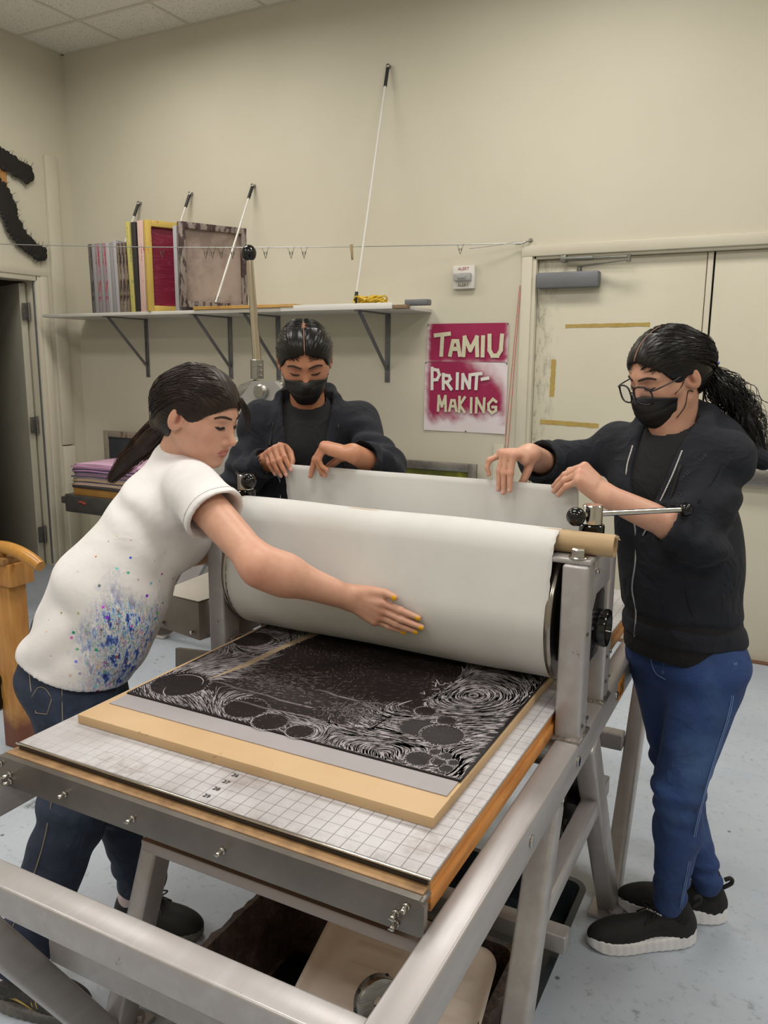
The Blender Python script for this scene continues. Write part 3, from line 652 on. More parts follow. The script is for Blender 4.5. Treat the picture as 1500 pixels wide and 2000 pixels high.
bm = B(); bx(bm, (-.450, -.003, .838), (.400, .004, .8445), .001); obj('bed_gap_shade', bm, M('gap_shade', '#25211f', rough=.4), press)  # dark strip stands in for the shade in the gap below the lip
bm = B(); bx(bm, (-.456, -.005, .8470), (.406, .0, .8504), .001); obj('front_lip', bm, chrome, press)
bm = B(); bx(bm, (-.462, -.022, .826), (.402, .004, .837), .001); obj('ply_strip', bm, M('ply_edge', '#a5825a', '#7d5f3f', 22, .6, stretch=(1, 1, 6)), press)
bm = B(); prism(bm, [(-.468, -.036, .779), (-.468, -.036, .832), (-.462, -.036, .836), (.402, -.036, .836), (.410, -.036, .828), (.410, -.036, .784), (.404, -.036, .779)], (0, .012, 0)); bx(bm, (-.468, -.034, .828), (.408, -.006, .8345), .002)
obj('end_plate', bm, dsteel, press)
bm = B(); bx(bm, (-.13, -.02, .735), (.40, .03, .757), .003); obj('bed_guide', bm, M('guide_paint', '#8f827a', rough=.35, metal=.6), press)
for (x, z) in ((-.458, .822), (-.435, .806), (-.435, .792), (-.29, .806), (-.128, .806), (.062, .806), (.222, .803), (.384, .822), (.368, .806), (.368, .790)):
    if x == .222: continue
    bm = B(); cyl(bm, (x, -.036, z), (x, -.040, z), .0055, 16); lathe(bm, [(0, 0), (0, .0042), (.012, .0042), (.014, .003), (.014, 0)], (x, -.038, z), (0, -1, 0), 10)
    bx(bm, (x-.0045, -.0535, z-.0007), (x+.0045, -.0515, z+.0007)); obj('plate_screw', bm, chrome, press)
RBED = Matrix(((0, 1, 0), (-1, 0, 0), (0, 0, 1)))
inkm = M('scale_ink', '#3f3a3a', rough=.6)
RB2 = Matrix(((1, 0, 0), (0, 1, 0), (0, 0, 1)))
for i, n in enumerate(('29', '28', '27', '26')): place_text(n, .013, inkm, press, RB2, (-.014, .018+.0254*i, .8502), 'scale_number')
for (y, sz) in ((1.05, .03),):
    bm = B(); bx(bm, (.4600, y-.03, .727), (.4612, y+.045, .778)); st = obj('warning_sticker', bm, M('warning_orange', '#c9822a', rough=.5), press)
    bm = B(); tube(bm, [(.4615, y-.015, .738), (.4615, y, .768), (.4615, y+.02, .74), (.4615, y-.012, .738)], .0014, 4); bx(bm, (.4611, y+.025, .735), (.4616, y+.028, .77)); bx(bm, (.4611, y+.034, .735), (.4616, y+.036, .765)); obj('sticker_print', bm, M('sticker_black', '#3a2413', rough=.6), st)
# drive gearbox, hand wheel and guard on the left side
ss = M('stainless', '#b5ae a2'.replace(' ', ''), '#a29b8f', 5, .5, .45)
bm = B(); prism(bm, [(-.765, .71, .815), (-.645, .74, .785), (-.645, .74, .895), (-.765, .71, .915)], (.03, .16, 0)); bx(bm, (-.735, .76, .80), (-.545, .93, .90), .004)
prism(bm, [(-.765, .71, .915), (-.645, .74, .897), (-.53, .93, .93), (-.70, .90, .95)], (0, 0, .003)); obj('gearbox_cover', bm, ss, press)
bm = B(); 
for p_ in ((-.75, .712, .83), (-.66, .734, .81)): cyl(bm, p_, (p_[0]-.004, p_[1]-.01, p_[2]), .006, 10)
obj('cover_screw', bm, chrome, press)
bm = B(); lathe(bm, [(0, 0), (0, .05), (.004, .054), (.016, .054), (.02, .05), (.02, 0)], (-.79, .75, .83), (1, -.25, 0), 40); cyl(bm, (-.79, .75, .83), (-.74, .742, .83), .014); obj('drive_wheel', bm, ss, press)
bm = B(); prism(bm, [(-.70, .70, .765), (-.60, .72, .765), (-.565, .70, .58), (-.69, .68, .58)], (.004, .012, 0)); prism(bm, [(-.60, .72, .765), (-.56, .76, .765), (-.53, .76, .60), (-.565, .70, .58)], (.004, .004, 0)); obj('chain_guard', bm, ss, press)
bm = B(); bx(bm, (-.60, .74, .70), (-.51, .86, .80), .004); obj('guard_bracket', bm, sp, press)

# ---------------------------------------------------------------- print block on the bed
mdfm = NT('mdf_board'); mdfm.col(mdfm.mix(mdfm.ramp(mdfm.noise(24, 6, .7), [(.64, 0.0), (.70, .6)]), mdfm.ramp(mdfm.noise(4, 4, .6), [(.3, '#bf9f76'), (.7, '#caac86')]), '#7c6544')); mdfm = mdfm.done(.6)
bm = B(); bx(bm, (-.418, .110, .8502), (.358, 1.30, .8690), .0012); tag(origin(obj('backing_board', bm, mdfm)), 'tan fibreboard lying on the press bed under the print block', 'board')
bm = B(); bx(bm, (-.400, .176, .8690), (.352, 1.25, .8712), .0006); tag(origin(obj('block_mount', bm, M('grey_linoleum', '#a29c9e', '#9a9496', 5, .55, bump=(40, .1, .001)))), 'sheet of bare grey linoleum between the tan board and the inked block', 'linoleum sheet')
block = thing('printing_block', 'carved relief block coated in black ink under the roller', 'print block', (0, .70, .8712))
inkb = NT('wet_ink'); inkb.col(inkb.ramp(inkb.noise(3, 4, .6), [(.3, '#171213'), (.7, '#1f1819')])); inkb.bump(inkb.noise(160, 5, .7), .35, .001); inkb = inkb.done(inkb.ramp(inkb.noise(14, 4, .6), [(.3, .42), (.7, .55)]), Specular_IOR_Level=.22)
bm = B(); bx(bm, (-.402, .226, .8712), (.356, 1.20, .8742), .0006); obj('inked_surface', bm, inkb, block)
r = random.Random(11); circ = [(-.335, .315, .062, 1), (-.135, .285, .044, 1), (-.056, .258, .033, 1), (.018, .250, .025, 1), (.262, .366, .040, 1), (.208, .372, .034, 0), (.262, .262, .024, 1), (.296, .268, .013, 1), (.300, .292, .012, 1), (.278, .298, .011, 1), (.318, .252, .012, 1), (.322, .278, .009, 1), (.190, .445, .020, 1), (.245, .425, .018, 1), (-.37, .62, .05, 1)]
def pot(u, v):
    p = 9*math.sin(u*3.1+.8)*.05+v*.9+.16*math.sin(v*9+u*5)
    for cx, cy, R_, k in circ: p += .35*R_*8*math.exp(-((u-cx)**2+(v-cy)**2)/(2*(R_*1.25)**2))
    p += .9*math.exp(-((u-.235)**2+(v-.55)**2)/(2*.075**2)) - .6*math.exp(-((u-.12)**2+(v-.60)**2)/(2*.05**2)) + .5*math.exp(-((u-.12)**2+(v-.42)**2)/(2*.06**2))
    return p
def grad(u, v):
    e = 1e-4; return (pot(u+e, v)-pot(u-e, v))/(2*e), (pot(u, v+e)-pot(u, v-e))/(2*e)
def zone(u, v):
    for cx, cy, R_, k in circ:
        if (u-cx)**2+(v-cy)**2 < R_*R_: return 0
    if -.30+.15*(v-.3) < u < .13 and v > .30+.10*(.13-u)*.3: return 2         # the dark figure in the middle
    if v > .43 and -.05 < u < .18: return 2
    return 1
ZB = .8743
def stroke(bm, u, v, n, st, w):
    P = [(u, v)]
    for _ in range(n):
        gx, gy = grad(u, v); m = math.hypot(gx, gy) or 1; u, v = u-gy/m*st, v+gx/m*st
        if not (-.399 < u < .353 and .229 < v < 1.0): break
        if zone(u, v) == 0: break
        P.append((u, v))
    rib(bm, P, w)
def rib(bm, P, w):
    n = len(P)
    if n < 2: return
    L = []; Rr = []
    for i, (a, b) in enumerate(P):
        c, d = P[min(i+1, n-1)]; e, f = P[max(i-1, 0)]; tx, ty_ = c-e, d-f; m = math.hypot(tx, ty_) or 1; k = w*(.25+.75*math.sin(PI*(i+.35)/(n-.3)))
        L.append(bm.verts.new((a-ty_/m*k, b+tx/m*k, ZB))); Rr.append(bm.verts.new((a+ty_/m*k, b-tx/m*k, ZB)))
    for i in range(n-1): bm.faces.new((L[i], Rr[i], Rr[i+1], L[i+1]))
bm = B(); bd = B(); used = {}
for _ in range(26000):
    u = r.uniform(-.398, .352); v = .229+(r.random()**1.25)*.62; z = zone(u, v)
    if z == 0: continue
    cell = .0060 if z == 1 else .0085; key = (int(u/cell), int(v/cell), z)
    if used.get(key, 0) >= 1: continue
    dense = .5+.5*math.sin(u*23+v*31)*math.sin(v*17-u*9)
    if z == 1 and u < .12 and v < .30 and r.random() < .2: continue
    used[key] = used.get(key, 0)+1
    if z == 1: stroke(bm, u, v, r.randint(6, 22), .0026, r.uniform(.0005, .0013)*(1.35 if u > .12 else .9))
    elif r.random() < .55*dense+.1: stroke(bd, u, v, r.randint(2, 5), .0026, r.uniform(.0004, .0012))
for cx, cy, R_, k in circ:                # toothed rims round the discs
    if not k: continue
    n = int(R_*900)
    for i in range(n):
        a = 2*PI*i/n+r.uniform(-.03, .03); r0 = R_*(1.0+r.uniform(-.05, .03)); r1 = r0+R_*.02+r.uniform(.002, .006)
        rib(bm, [(cx+r0*math.cos(a), cy+r0*math.sin(a)), (cx+(r0+r1)/2*math.cos(a+.02), cy+(r0+r1)/2*math.sin(a+.02)), (cx+r1*math.cos(a), cy+r1*math.sin(a))], .0008)
    if R_ < .05:
        A = r.uniform(0, 6); rib(bm, [(cx+R_*1.13*math.cos(A+q), cy+R_*1.13*math.sin(A+q)) for q in np.linspace(0, 5.6, 40)], .0011)
    for i in range(n//2):
        a = r.uniform(0, 6.28); q = R_*r.uniform(.45, .9); rib(bd, [(cx+q*math.cos(a), cy+q*math.sin(a)), (cx+(q+.006)*math.cos(a+.05), cy+(q+.006)*math.sin(a+.05))], .0006)
rib(bm, [(-.335+.045*math.cos(a), .322+.045*math.sin(a)) for a in np.linspace(.3, 2.6, 24)], .0012); rib(bm, [(-.30+.05*math.cos(a), .30+.05*math.sin(a)) for a in np.linspace(3.4, 5.6, 24)], .0014)
for k_ in range(14):                       # stone-like facets in the swirl
    cx, cy = r.uniform(.135, .20), r.uniform(.47, .60); rib(bm, [(cx, cy), (cx+r.uniform(.008, .02), cy+r.uniform(-.006, .012)), (cx+r.uniform(.0, .01), cy+r.uniform(.012, .02))], .0022)
carve = M('carved_line', '#938d90', '#b5afb2', 30, .5); carved = M('carved_line_dark', '#463d3d', '#55494a', 30, .5)
obj('carved_line', bm, carve, block, 0); obj('faint_carved_line', bd, carved, block, 0)
bm = B(); prism(bm, [(-.299, .356, ZB+.0004), (-.268, .47, ZB+.0004), (-.262, .60, ZB+.0004), (-.235, .79, ZB+.0004), (-.262, .79, ZB+.0004), (-.278, .62, ZB+.0004), (-.283, .57, ZB+.0004), (-.282, .54, ZB+.0004)], (0, 0, -.001))
obj('uninked_sliver', bm, M('bare_wood', '#a39078', '#8f7b62', 20, .6), block, 0)
bq = B()
for seg in ([(-.29, .36), (-.02, .345), (.05, .42), (.14, .44)], [(.0, .34), (.06, .41), (.14, .40)], [(-.06, .43), (.12, .41)], [(-.20, .30), (.13, .31), (.14, .44)]):
    for _k in range(3): rib(bq, [(a+.0015*_k+r.uniform(-.001, .001), b+.002*_k) for a, b in [(seg[i][0]+(seg[i+1][0]-seg[i][0])*q/7, seg[i][1]+(seg[i+1][1]-seg[i][1])*q/7+.003*math.sin(q*2.1+i)) for i in range(len(seg)-1) for q in range(7)]], .0010)
for _k in range(420):
    u = r.gauss(.10, .055); v = r.gauss(.375, .035)
    if zone(u, v) == 0 or not (-.39 < u < .35): continue
    rib(bq, [(u, v), (u+r.uniform(-.007, .007), v+r.uniform(.001, .006)), (u+r.uniform(-.01, .01), v+r.uniform(.004, .010))], r.uniform(.0005, .0012))
for _k in range(300):
    u = r.gauss(-.16, .06); v = r.gauss(.43, .04)
    rib(bq, [(u, v), (u+r.uniform(-.004, .009), v+r.uniform(-.004, .006)), (u+r.uniform(.0, .014), v+r.uniform(-.004, .010))], r.uniform(.0005, .0011))
obj('relief_detail', bq, M('carved_mid', '#6a6062', '#7d7476', 40, .5), block, 0)
# ---------------------------------------------------------------- print paper over the roller
def paper_mat():
    t = NT('print_paper'); c = t.ramp(t.noise(3.5, 5, .6, stretch=(1, 1, .6)), [(.3, '#c5c3bf'), (.6, '#cecdca')])
    c = t.mix(t.ramp(t.noise(2.2, 3, .5), [(.5, 0.0), (.75, .25)]), c, '#b9bab4'); t.col(c); t.bump(t.noise(9, 4, .6), .25, .004)
    return t.done(.75, Subsurface_Weight=.0)
def paper_profile():
    P = []; R_ = RR+.003
    P.append((RY+.03, .876)); P.append((RY-.02, .8755))
    for a in np.linspace(-100, 62, 44): P.append((RY-math.cos(math.radians(a+0))*R_ if True else 0, RZ+math.sin(math.radians(a))*R_))
    return P
def hull_path():
    """outline of the paper round roller and tube, from the bottom over the front to the back"""
    pts = [(RY+(RR+.003)*math.cos(a), RZ+(RR+.003)*math.sin(a)) for a in np.linspace(0, 2*PI, 181)[:-1]]+[(.6925+.0595*math.cos(a), 1.1640+.0595*math.sin(a)) for a in np.linspace(0, 2*PI, 61)[:-1]]
    pts = sorted(set(pts))
    def half(ps):
        h = []
        for p in ps:
            while len(h) > 1 and (h[-1][0]-h[-2][0])*(p[1]-h[-2][1])-(h[-1][1]-h[-2][1])*(p[0]-h[-2][0]) <= 0: h.pop()
            h.append(p)
        return h
    h = half(pts)[:-1]+half(pts[::-1])[:-1]          # counter-clockwise
    h = h[::-1]; k = min(range(len(h)), key=lambda i: h[i][1]+abs(h[i][0]-RY)*.01); h = h[k:]+h[:k]
    out = [h[0]]
    for p in h[1:]+[h[0]]:
        d = math.dist(p, out[-1]); n = max(1, int(d/.012))
        for i in range(1, n+1): out.append((out[-1][0]+(p[0]-out[-1][0])/(n-i+1), out[-1][1]+(p[1]-out[-1][1])/(n-i+1)))
        if p[0] > RY+.085 and p[1] > RZ and p[1] < RZ+.132: break
    return out
HP = hull_path()
P = [(.82, .8757), (.785, .8757)]+HP; NH = len(P)
ly, lz = P[-1]
tail = smoothpath([(0, ly, lz), (0, .878, 1.115), (0, .892, 1.075), (0, .905, 1.055), (0, .925, 1.055), (0, .937, 1.085), (0, .944, 1.17), (0, .948, 1.276)], 7)
P += [(q.y, q.z) for q in tail[1:]]
def paper_mesh():
    V = []; n = len(P); NX = 60; cum = [0]
    for a, b in zip(P, P[1:]): cum.append(cum[-1]+math.hypot(a[0]-b[0], a[1]-b[1]))
    for s in (0, 1):
        for i in range(n):
            y, z = P[i]; a = P[min(i+1, n-1)]; b = P[max(i-1, 0)]; ty_, tz = a[0]-b[0], a[1]-b[1]; m = math.hypot(ty_, tz); ny, nz = -tz/m, ty_/m
            f = max(0, (cum[i]-cum[NH])/(cum[-1]-cum[NH])) if i > NH else 0
            for j in range(NX+1):
                u = j/NX; x = -.440+.822*u; x += -(.032+.018*(1-u))*f          # the lifted end drifts to the left
                rip = .0012*math.sin(11*u+3*f)+.0015*math.sin(23*u)*f + (.004*math.sin(5*u+1.0))*f
                ed = .0009*math.sin(i*1.7)+.0006*math.sin(i*3.1)
                if j == NX: x += ed
                if j == 0: x -= ed
                k = (.0009 if s else 0)+(rip if i > 4 else 0)
                V.append((x, y-ny*0+ny*k, z+nz*k*(1 if i > 4 else 0)+(.0009 if s and i <= 4 else 0)))
    F = []; N = n*(NX+1)
    for i in range(n-1):
        for j in range(NX):
            a = i*(NX+1)+j; F.append((a, a+1, a+NX+2, a+NX+1)); F.append((N+a, N+a+NX+1, N+a+NX+2, N+a+1))
        for j in (0, NX):
            a = i*(NX+1)+j; F.append((a, a+NX+1, N+a+NX+1, N+a))
    for i in (0, n-1):
        for j in range(NX):
            a = i*(NX+1)+j; F.append((a, a+1, N+a+1, N+a))
    return V, F
V, F = paper_mesh()
paper = thing('print_paper', 'large off-white sheet of paper draped over the press roller', 'paper', (0, .765, .876))
mesh_obj('paper_sheet', V, F, paper_mat(), paper)
bm = B(); r = random.Random(5)     # first traces of ink showing on the lifted part
for (x0, x1, z) in ((-.43, -.30, 1.165), (-.29, -.22, 1.160), (.0, .06, 1.163), (.16, .21, 1.16)):
    x = x0
    while x < x1:
        a = r.uniform(.002, .012); tube(bm, [(x, .9385, z-.01+r.uniform(0, .006)), (x+a*.4, .9385, z+a*.6), (x+a, .9385, z-.006+r.uniform(0, .004))], .0009, 4); x += r.uniform(.006, .018)
tube(bm, smoothpath([(-.31, .938, 1.158), (-.30, .9385, 1.168), (-.23, .9385, 1.168), (-.20, .9385, 1.160), (-.15, .938, 1.158)], 3), .001, 4)
obj('ink_trace', bm, M('ink_trace', '#4c4a46', rough=.6), paper)
# cardboard tube behind the roller top
bm = B(); lathe(bm, [(0, TR-.003), (0, TR), (1.065, TR), (1.065, TR-.003), (0, TR-.003)], (-.57, TY, TZ), (1, 0, 0), 40)
prism(bm, [(.493, .678, 1.221), (.501, .680, 1.222), (.505, .684, 1.214)], (0, .004, 0))
tag(origin(obj('cardboard_tube', bm, M('kraft_cardboard', '#a98f6a', '#b39873', 9, .65, stretch=(.3, 1, 1)))), 'brown cardboard tube lying across the press behind the roller top', 'tube')
# ================================================================ things around the room
# wooden bench at the left edge
t = thing('wooden_bench', 'orange wooden work bench with a stained leg at the left edge', 'bench', (-2.2, 1.2, 0))
bw = NT('bench_wood'); sep = bw.N('ShaderNodeSeparateXYZ'); bw.L(bw.obj(), sep.inputs[0])
c = bw.ramp(bw.noise(6, 5, .6, stretch=(5, 5, .8)), [(.3, '#a86f33'), (.6, '#bf8a48'), (.8, '#c99a5a')])
st = bw.N('ShaderNodeMapRange'); bw.L(bw.math('ADD', sep.outputs[2], bw.math('MULTIPLY', bw.noise(9, 4, .6), .25)), st.inputs[0]); st.inputs[1].default_value = .30; st.inputs[2].default_value = .2
c = bw.mix(bw.math('MULTIPLY', st.outputs[0], .85), c, '#5e2418'); bw.col(c); bw = bw.done(.45)
for (x, y) in ((-1.925, 1.10), (-2.75, 1.10)):
    bm = B(); bx(bm, (x-.05, y-.04, 0), (x+.05, y+.04, .695), .004); obj('leg', bm, bw, t)
bm = B(); bx(bm, (-2.8, 1.04, .695), (-1.835, 1.15, .785), .004); obj('apron', bm, bw, t)
bm = B(); bx(bm, (-2.85, 1.025, .785), (-1.85, 1.17, .808), .003); obj('bench_top', bm, M('bench_top', '#a37b49', '#8c6537', 6, .5, stretch=(1, 6, 1)), t)
bm = B(); bx(bm, (-2.55, 1.03, .8085), (-1.93, 1.16, .811)); tag(origin(obj('paper_sheet', bm, M('white_paper', '#e3e3e2', rough=.7))), 'white paper sheet lying on the orange wooden bench', 'paper')
bm = B(); pth = smoothpath([(-2.09, 1.08, .838), (-1.97, 1.07, .842), (-1.87, 1.065, .845), (-1.79, 1.06, .835), (-1.72, 1.055, .818), (-1.67, 1.05, .80)], 5)
tube(bm, pth, [.018+.008*math.sin(i/len(pth)*2.9) for i in range(len(pth))], 14)
tube(bm, smoothpath([(-1.90, 1.075, .83), (-1.91, 1.075, .812), (-1.93, 1.08, .809)], 3), .012, 8)
t2 = thing('carved_wooden_tool', 'curved varnished wooden tool handle sticking out over the bench end', 'tool', (-1.87, 1.07, .808)); obj('grip', bm, M('varnished_wood', '#c08a3e', '#a8732c', 14, .3), t2)
bm = B(); tube(bm, smoothpath([(-1.93, 1.035, .70), (-1.92, 1.028, .76), (-1.905, 1.035, .84), (-1.89, 1.07, .866)], 4), .005, 8); ball(bm, (-1.93, 1.033, .698), .009, 10); obj('retaining_band', bm, M('dark_red_rubber', '#4a1a1a', rough=.5), t2)
bm = B(); prism(bm, smoothpath([(-2.03, 1.035, .31), (-1.975, 1.035, .31), (-1.962, 1.035, .28), (-1.978, 1.035, .24), (-1.966, 1.035, .19), (-1.985, 1.035, .15), (-2.03, 1.035, .15)], 4), (0, .03, 0))
tag(origin(obj('bar_clamp', bm, blackgl)), 'black clamp hanging on the stained leg of the wooden bench', 'clamp')
# grey steel table in the far corner with its pile
t = thing('steel_table', 'grey steel-topped table in the far left corner', 'table', (-3.3, 3.2, 0)); gm = M('table_grey', '#5b5955', '#4c4a47', 12, .4, .3)
bm = B(); bx(bm, (-3.815, 3.0, .49), (-2.75, 3.45, .62), .015, seg=3); obj('table_top', bm, gm, t)
bm = B(); bx(bm, (-3.87, 3.02, .545), (-3.80, 3.06, .595), .006); obj('crank_stub', bm, gm, t)
bm = B(); tube(bm, smoothpath([(-3.66, 2.9985, .575), (-3.62, 2.9985, .57), (-3.60, 2.9985, .56)], 3), .009, 8); obj('red_paint_mark', bm, M('red_mark', '#8c3a2c', rough=.5), t)
for (x, y) in ((-3.2, 3.05), (-2.82, 3.05), (-3.2, 3.4), (-2.82, 3.4)):
    bm = B(); bx(bm, (x-.03, y-.03, 0), (x+.03, y+.03, .49), .004); obj('leg', bm, gm, t)
bm = B(); bx(bm, (-3.725, 3.01, .6205), (-3.0, 3.42, .672), .003); o = obj('wooden_block', bm, M('block_ochre', '#a5793c', '#936a33', 8, .5)); tag(origin(o), 'ochre wooden board lying on the grey table in the corner', 'board')
bm = B(); bx(bm, (-3.73, 3.005, .6725), (-3.0, 3.42, .692), .003); tag(origin(obj('dark_board', bm, M('board_dark', '#3d3a38', rough=.5))), 'thin dark board between ochre wood and paper pile', 'board')
cols = ['#c3a6a0', '#b9a78b', '#5a4a62', '#b5a077', '#a99287', '#8a7b76', '#5d5874', '#9a6f86', '#7d6f78', '#3f3d5e', '#c58fb0', '#4b4668', '#b07f9d', '#d2a6c4', '#cf9cc0', '#d9b3cc']
r = random.Random(3)
for i, cc in enumerate(cols):
    z = .6935+i*.0098; x0 = -3.745+r.uniform(-.02, .03); V, F = [], []
    nx, ny = 12, 4
    for s in (0, 1):
        for j in range(ny+1):
            for k in range(nx+1):
                u, v = k/nx, j/ny; sag = -.014*(max(0, .3-u)/.3)**2+.0015*math.sin(u*14+i)
                V.append((x0+u*.62, 3.02+r.uniform(-.003, .003)*0+v*.38+i*.0007, z+sag*.6+(.0088 if s else 0)+.0004*math.sin(v*5+i)))
    N = (nx+1)*(ny+1)
    for j in range(ny):
        for k in range(nx):
            a = j*(nx+1)+k; F.append((a, a+nx+1, a+nx+2, a+1)); F.append((N+a, N+a+1, N+a+nx+2, N+a+nx+1))
    for k in range(nx): F.append((k, k+1, N+k+1, N+k)); a = ny*(nx+1)+k; F.append((a, N+a, N+a+1, a+1))
    for j in range(ny): a = j*(nx+1); F.append((a, N+a, N+a+nx+1, a+nx+1)); a += nx; F.append((a, a+nx+1, N+a+nx+1, N+a))
    o = mesh_obj('paper_bundle', V, F, M('bundle_%02d' % i, cc, rough=.7)); tag(origin(o), 'coloured paper bundle in the messy pile on the corner table', 'paper', 'paper bundles piled on the corner table')
t = thing('small_frame', 'small worn frame with a dark blue panel leaning behind the paper pile', 'frame', (-3.3, 3.45, .62))
def leaning_frame(t, x0, x1, z0, z1, y, b, fm, pm, lean=.06):
    bm = B(); bx(bm, (x0, y, z0), (x0+b, y+.025, z1), .002); bx(bm, (x1-b, y, z0), (x1, y+.025, z1), .002); bx(bm, (x0+b, y, z1-b), (x1-b, y+.025, z1), .002); bx(bm, (x0+b, y, z0), (x1-b, y+.025, z0+b), .002)
    obj('frame', bm, fm, t); bm = B(); bx(bm, (x0+b*.8, y+.010, z0+b*.8), (x1-b*.8, y+.013, z1-b*.8)); obj('panel', bm, pm, t)
leaning_frame(t, -3.885, -3.30, .6205, 1.035, 3.46, .045, frame_mat('worn_wood', '#8b8375', '#6b5341', .55), M('blue_slate', '#3c4148', '#2f3439', 5, .5))
t = thing('leaning_screen', 'metal-framed silkscreen with a yellow-green mesh leaning on the back wall', 'silkscreen', (-1.3, 3.5, 0))
gmesh = NT('mesh_green'); gmesh.col(gmesh.ramp(gmesh.noise(3, 4, .6), [(.35, '#2e3314'), (.55, '#5b5f1c'), (.7, '#a8a02a')])); gmesh = gmesh.done(.4)
leaning_frame(t, -1.78, -.868, .0, .974, 3.46, .05, M('alu_frame', '#97938d', '#7d7974', 14, .35, .8), gmesh)
# lever press behind the group
lp = thing('lever_press', 'tall grey lever press with a long chrome lever behind the two people', 'press', (-1.7, 2.5, 0)); gp = M('lever_press_grey', '#b0acab', '#a6a2a1', 4, .4, .35); gd = M('lever_press_dark', '#55534f', '#4b4946', 5, .45, .3)
bm = B(); tube(bm, [(-1.685, 2.4, 2.06), (-1.652, 2.4, 1.56)], [.017, .022], 20); obj('lever', bm, M('lever_chrome', '#c2b8a8', rough=.18, metal=1.0), lp)
bm = B(); cyl(bm, (-1.654, 2.4, 1.475), (-1.653, 2.4, 1.57), .033, 24, .003)
for z in (1.49, 1.515, 1.54): cyl(bm, (-1.63, 2.38, z), (-1.605, 2.375, z), .006, 8)
obj('lever_socket', bm, steel, lp)
bm = B(); ball(bm, (-1.688, 2.4, 2.085), .037, 24, (1, 1, 1.1)); obj('lever_knob', bm, blackgl, lp)
bm = B(); prism(bm, [(-1.86, 2.33, .80), (-1.86, 2.33, 1.24), (-1.66, 2.33, 1.43), (-1.63, 2.33, 1.465), (-1.50, 2.33, 1.465), (-1.44, 2.33, 1.41), (-1.38, 2.33, 1.2), (-1.38, 2.33, .80)], (0, .035, 0)); obj('side_plate', bm, gp, lp)
bm = B(); prism(bm, [(-1.86, 2.48, .80), (-1.86, 2.48, 1.24), (-1.78, 2.48, 1.42), (-1.72, 2.48, 1.46), (-1.50, 2.48, 1.465), (-1.44, 2.48, 1.41), (-1.38, 2.48, 1.2), (-1.38, 2.48, .80)], (0, .035, 0)); obj('side_plate', bm, gd, lp)
bm = B(); cyl(bm, (-1.76, 2.42, 1.40), (-1.66, 2.42, 1.43), .045, 28, .004); cyl(bm, (-1.66, 2.42, 1.43), (-1.5, 2.42, 1.43), .035, 20); obj('pivot_drum', bm, steel, lp)
bm = B(); lathe(bm, [(0, 0), (0, .036), (.008, .04), (.022, .036), (.03, .028), (.03, 0)], (-1.575, 2.33, 1.415), (0, -1, 0), 32); obj('pivot_cap', bm, steel, lp)
bm = B(); bx(bm, (-1.88, 2.30, .62), (-1.62, 2.56, 1.18), .008); bx(bm, (-1.62, 2.32, .5), (-1.3, 2.56, .82), .008); obj('column', bm, gp, lp)
bm = B(); bx(bm, (-1.72, 2.285, 1.0), (-1.66, 2.30, 1.17), .002); obj('paper_tag', bm, M('tag_cream', '#c9bf9f', rough=.6), lp)
bm = B(); bx(bm, (-2.10, 2.32, .50), (-1.3, 2.38, .60), .006); bx(bm, (-2.10, 2.5, .50), (-1.3, 2.56, .60), .006); bx(bm, (-2.08, 2.36, .50), (-2.02, 2.52, .60), .004); obj('lower_rail', bm, gd, lp)
for (a, b) in (((-2.0, 2.36, .55), (-2.36, 2.36, .0)), ((-1.5, 2.36, .55), (-1.2, 2.36, .0)), ((-2.0, 2.53, .55), (-2.36, 2.53, .0)), ((-1.5, 2.53, .55), (-1.2, 2.53, .0))):
    bm = B(); bar(bm, a, b, .035, .10, (0, 1, 0) if False else (1, 0, .6), .004); bx(bm, (b[0]-.06, b[1]-.03, 0), (b[0]+.06, b[1]+.03, .015), .003); obj('leg', bm, gp, lp)
bm = B(); bar(bm, (-2.1, 2.36, .33), (-1.4, 2.36, .42), .02, .03); bar(bm, (-2.0, 2.36, .50), (-1.45, 2.36, .22), .02, .03); obj('brace', bm, gd, lp)
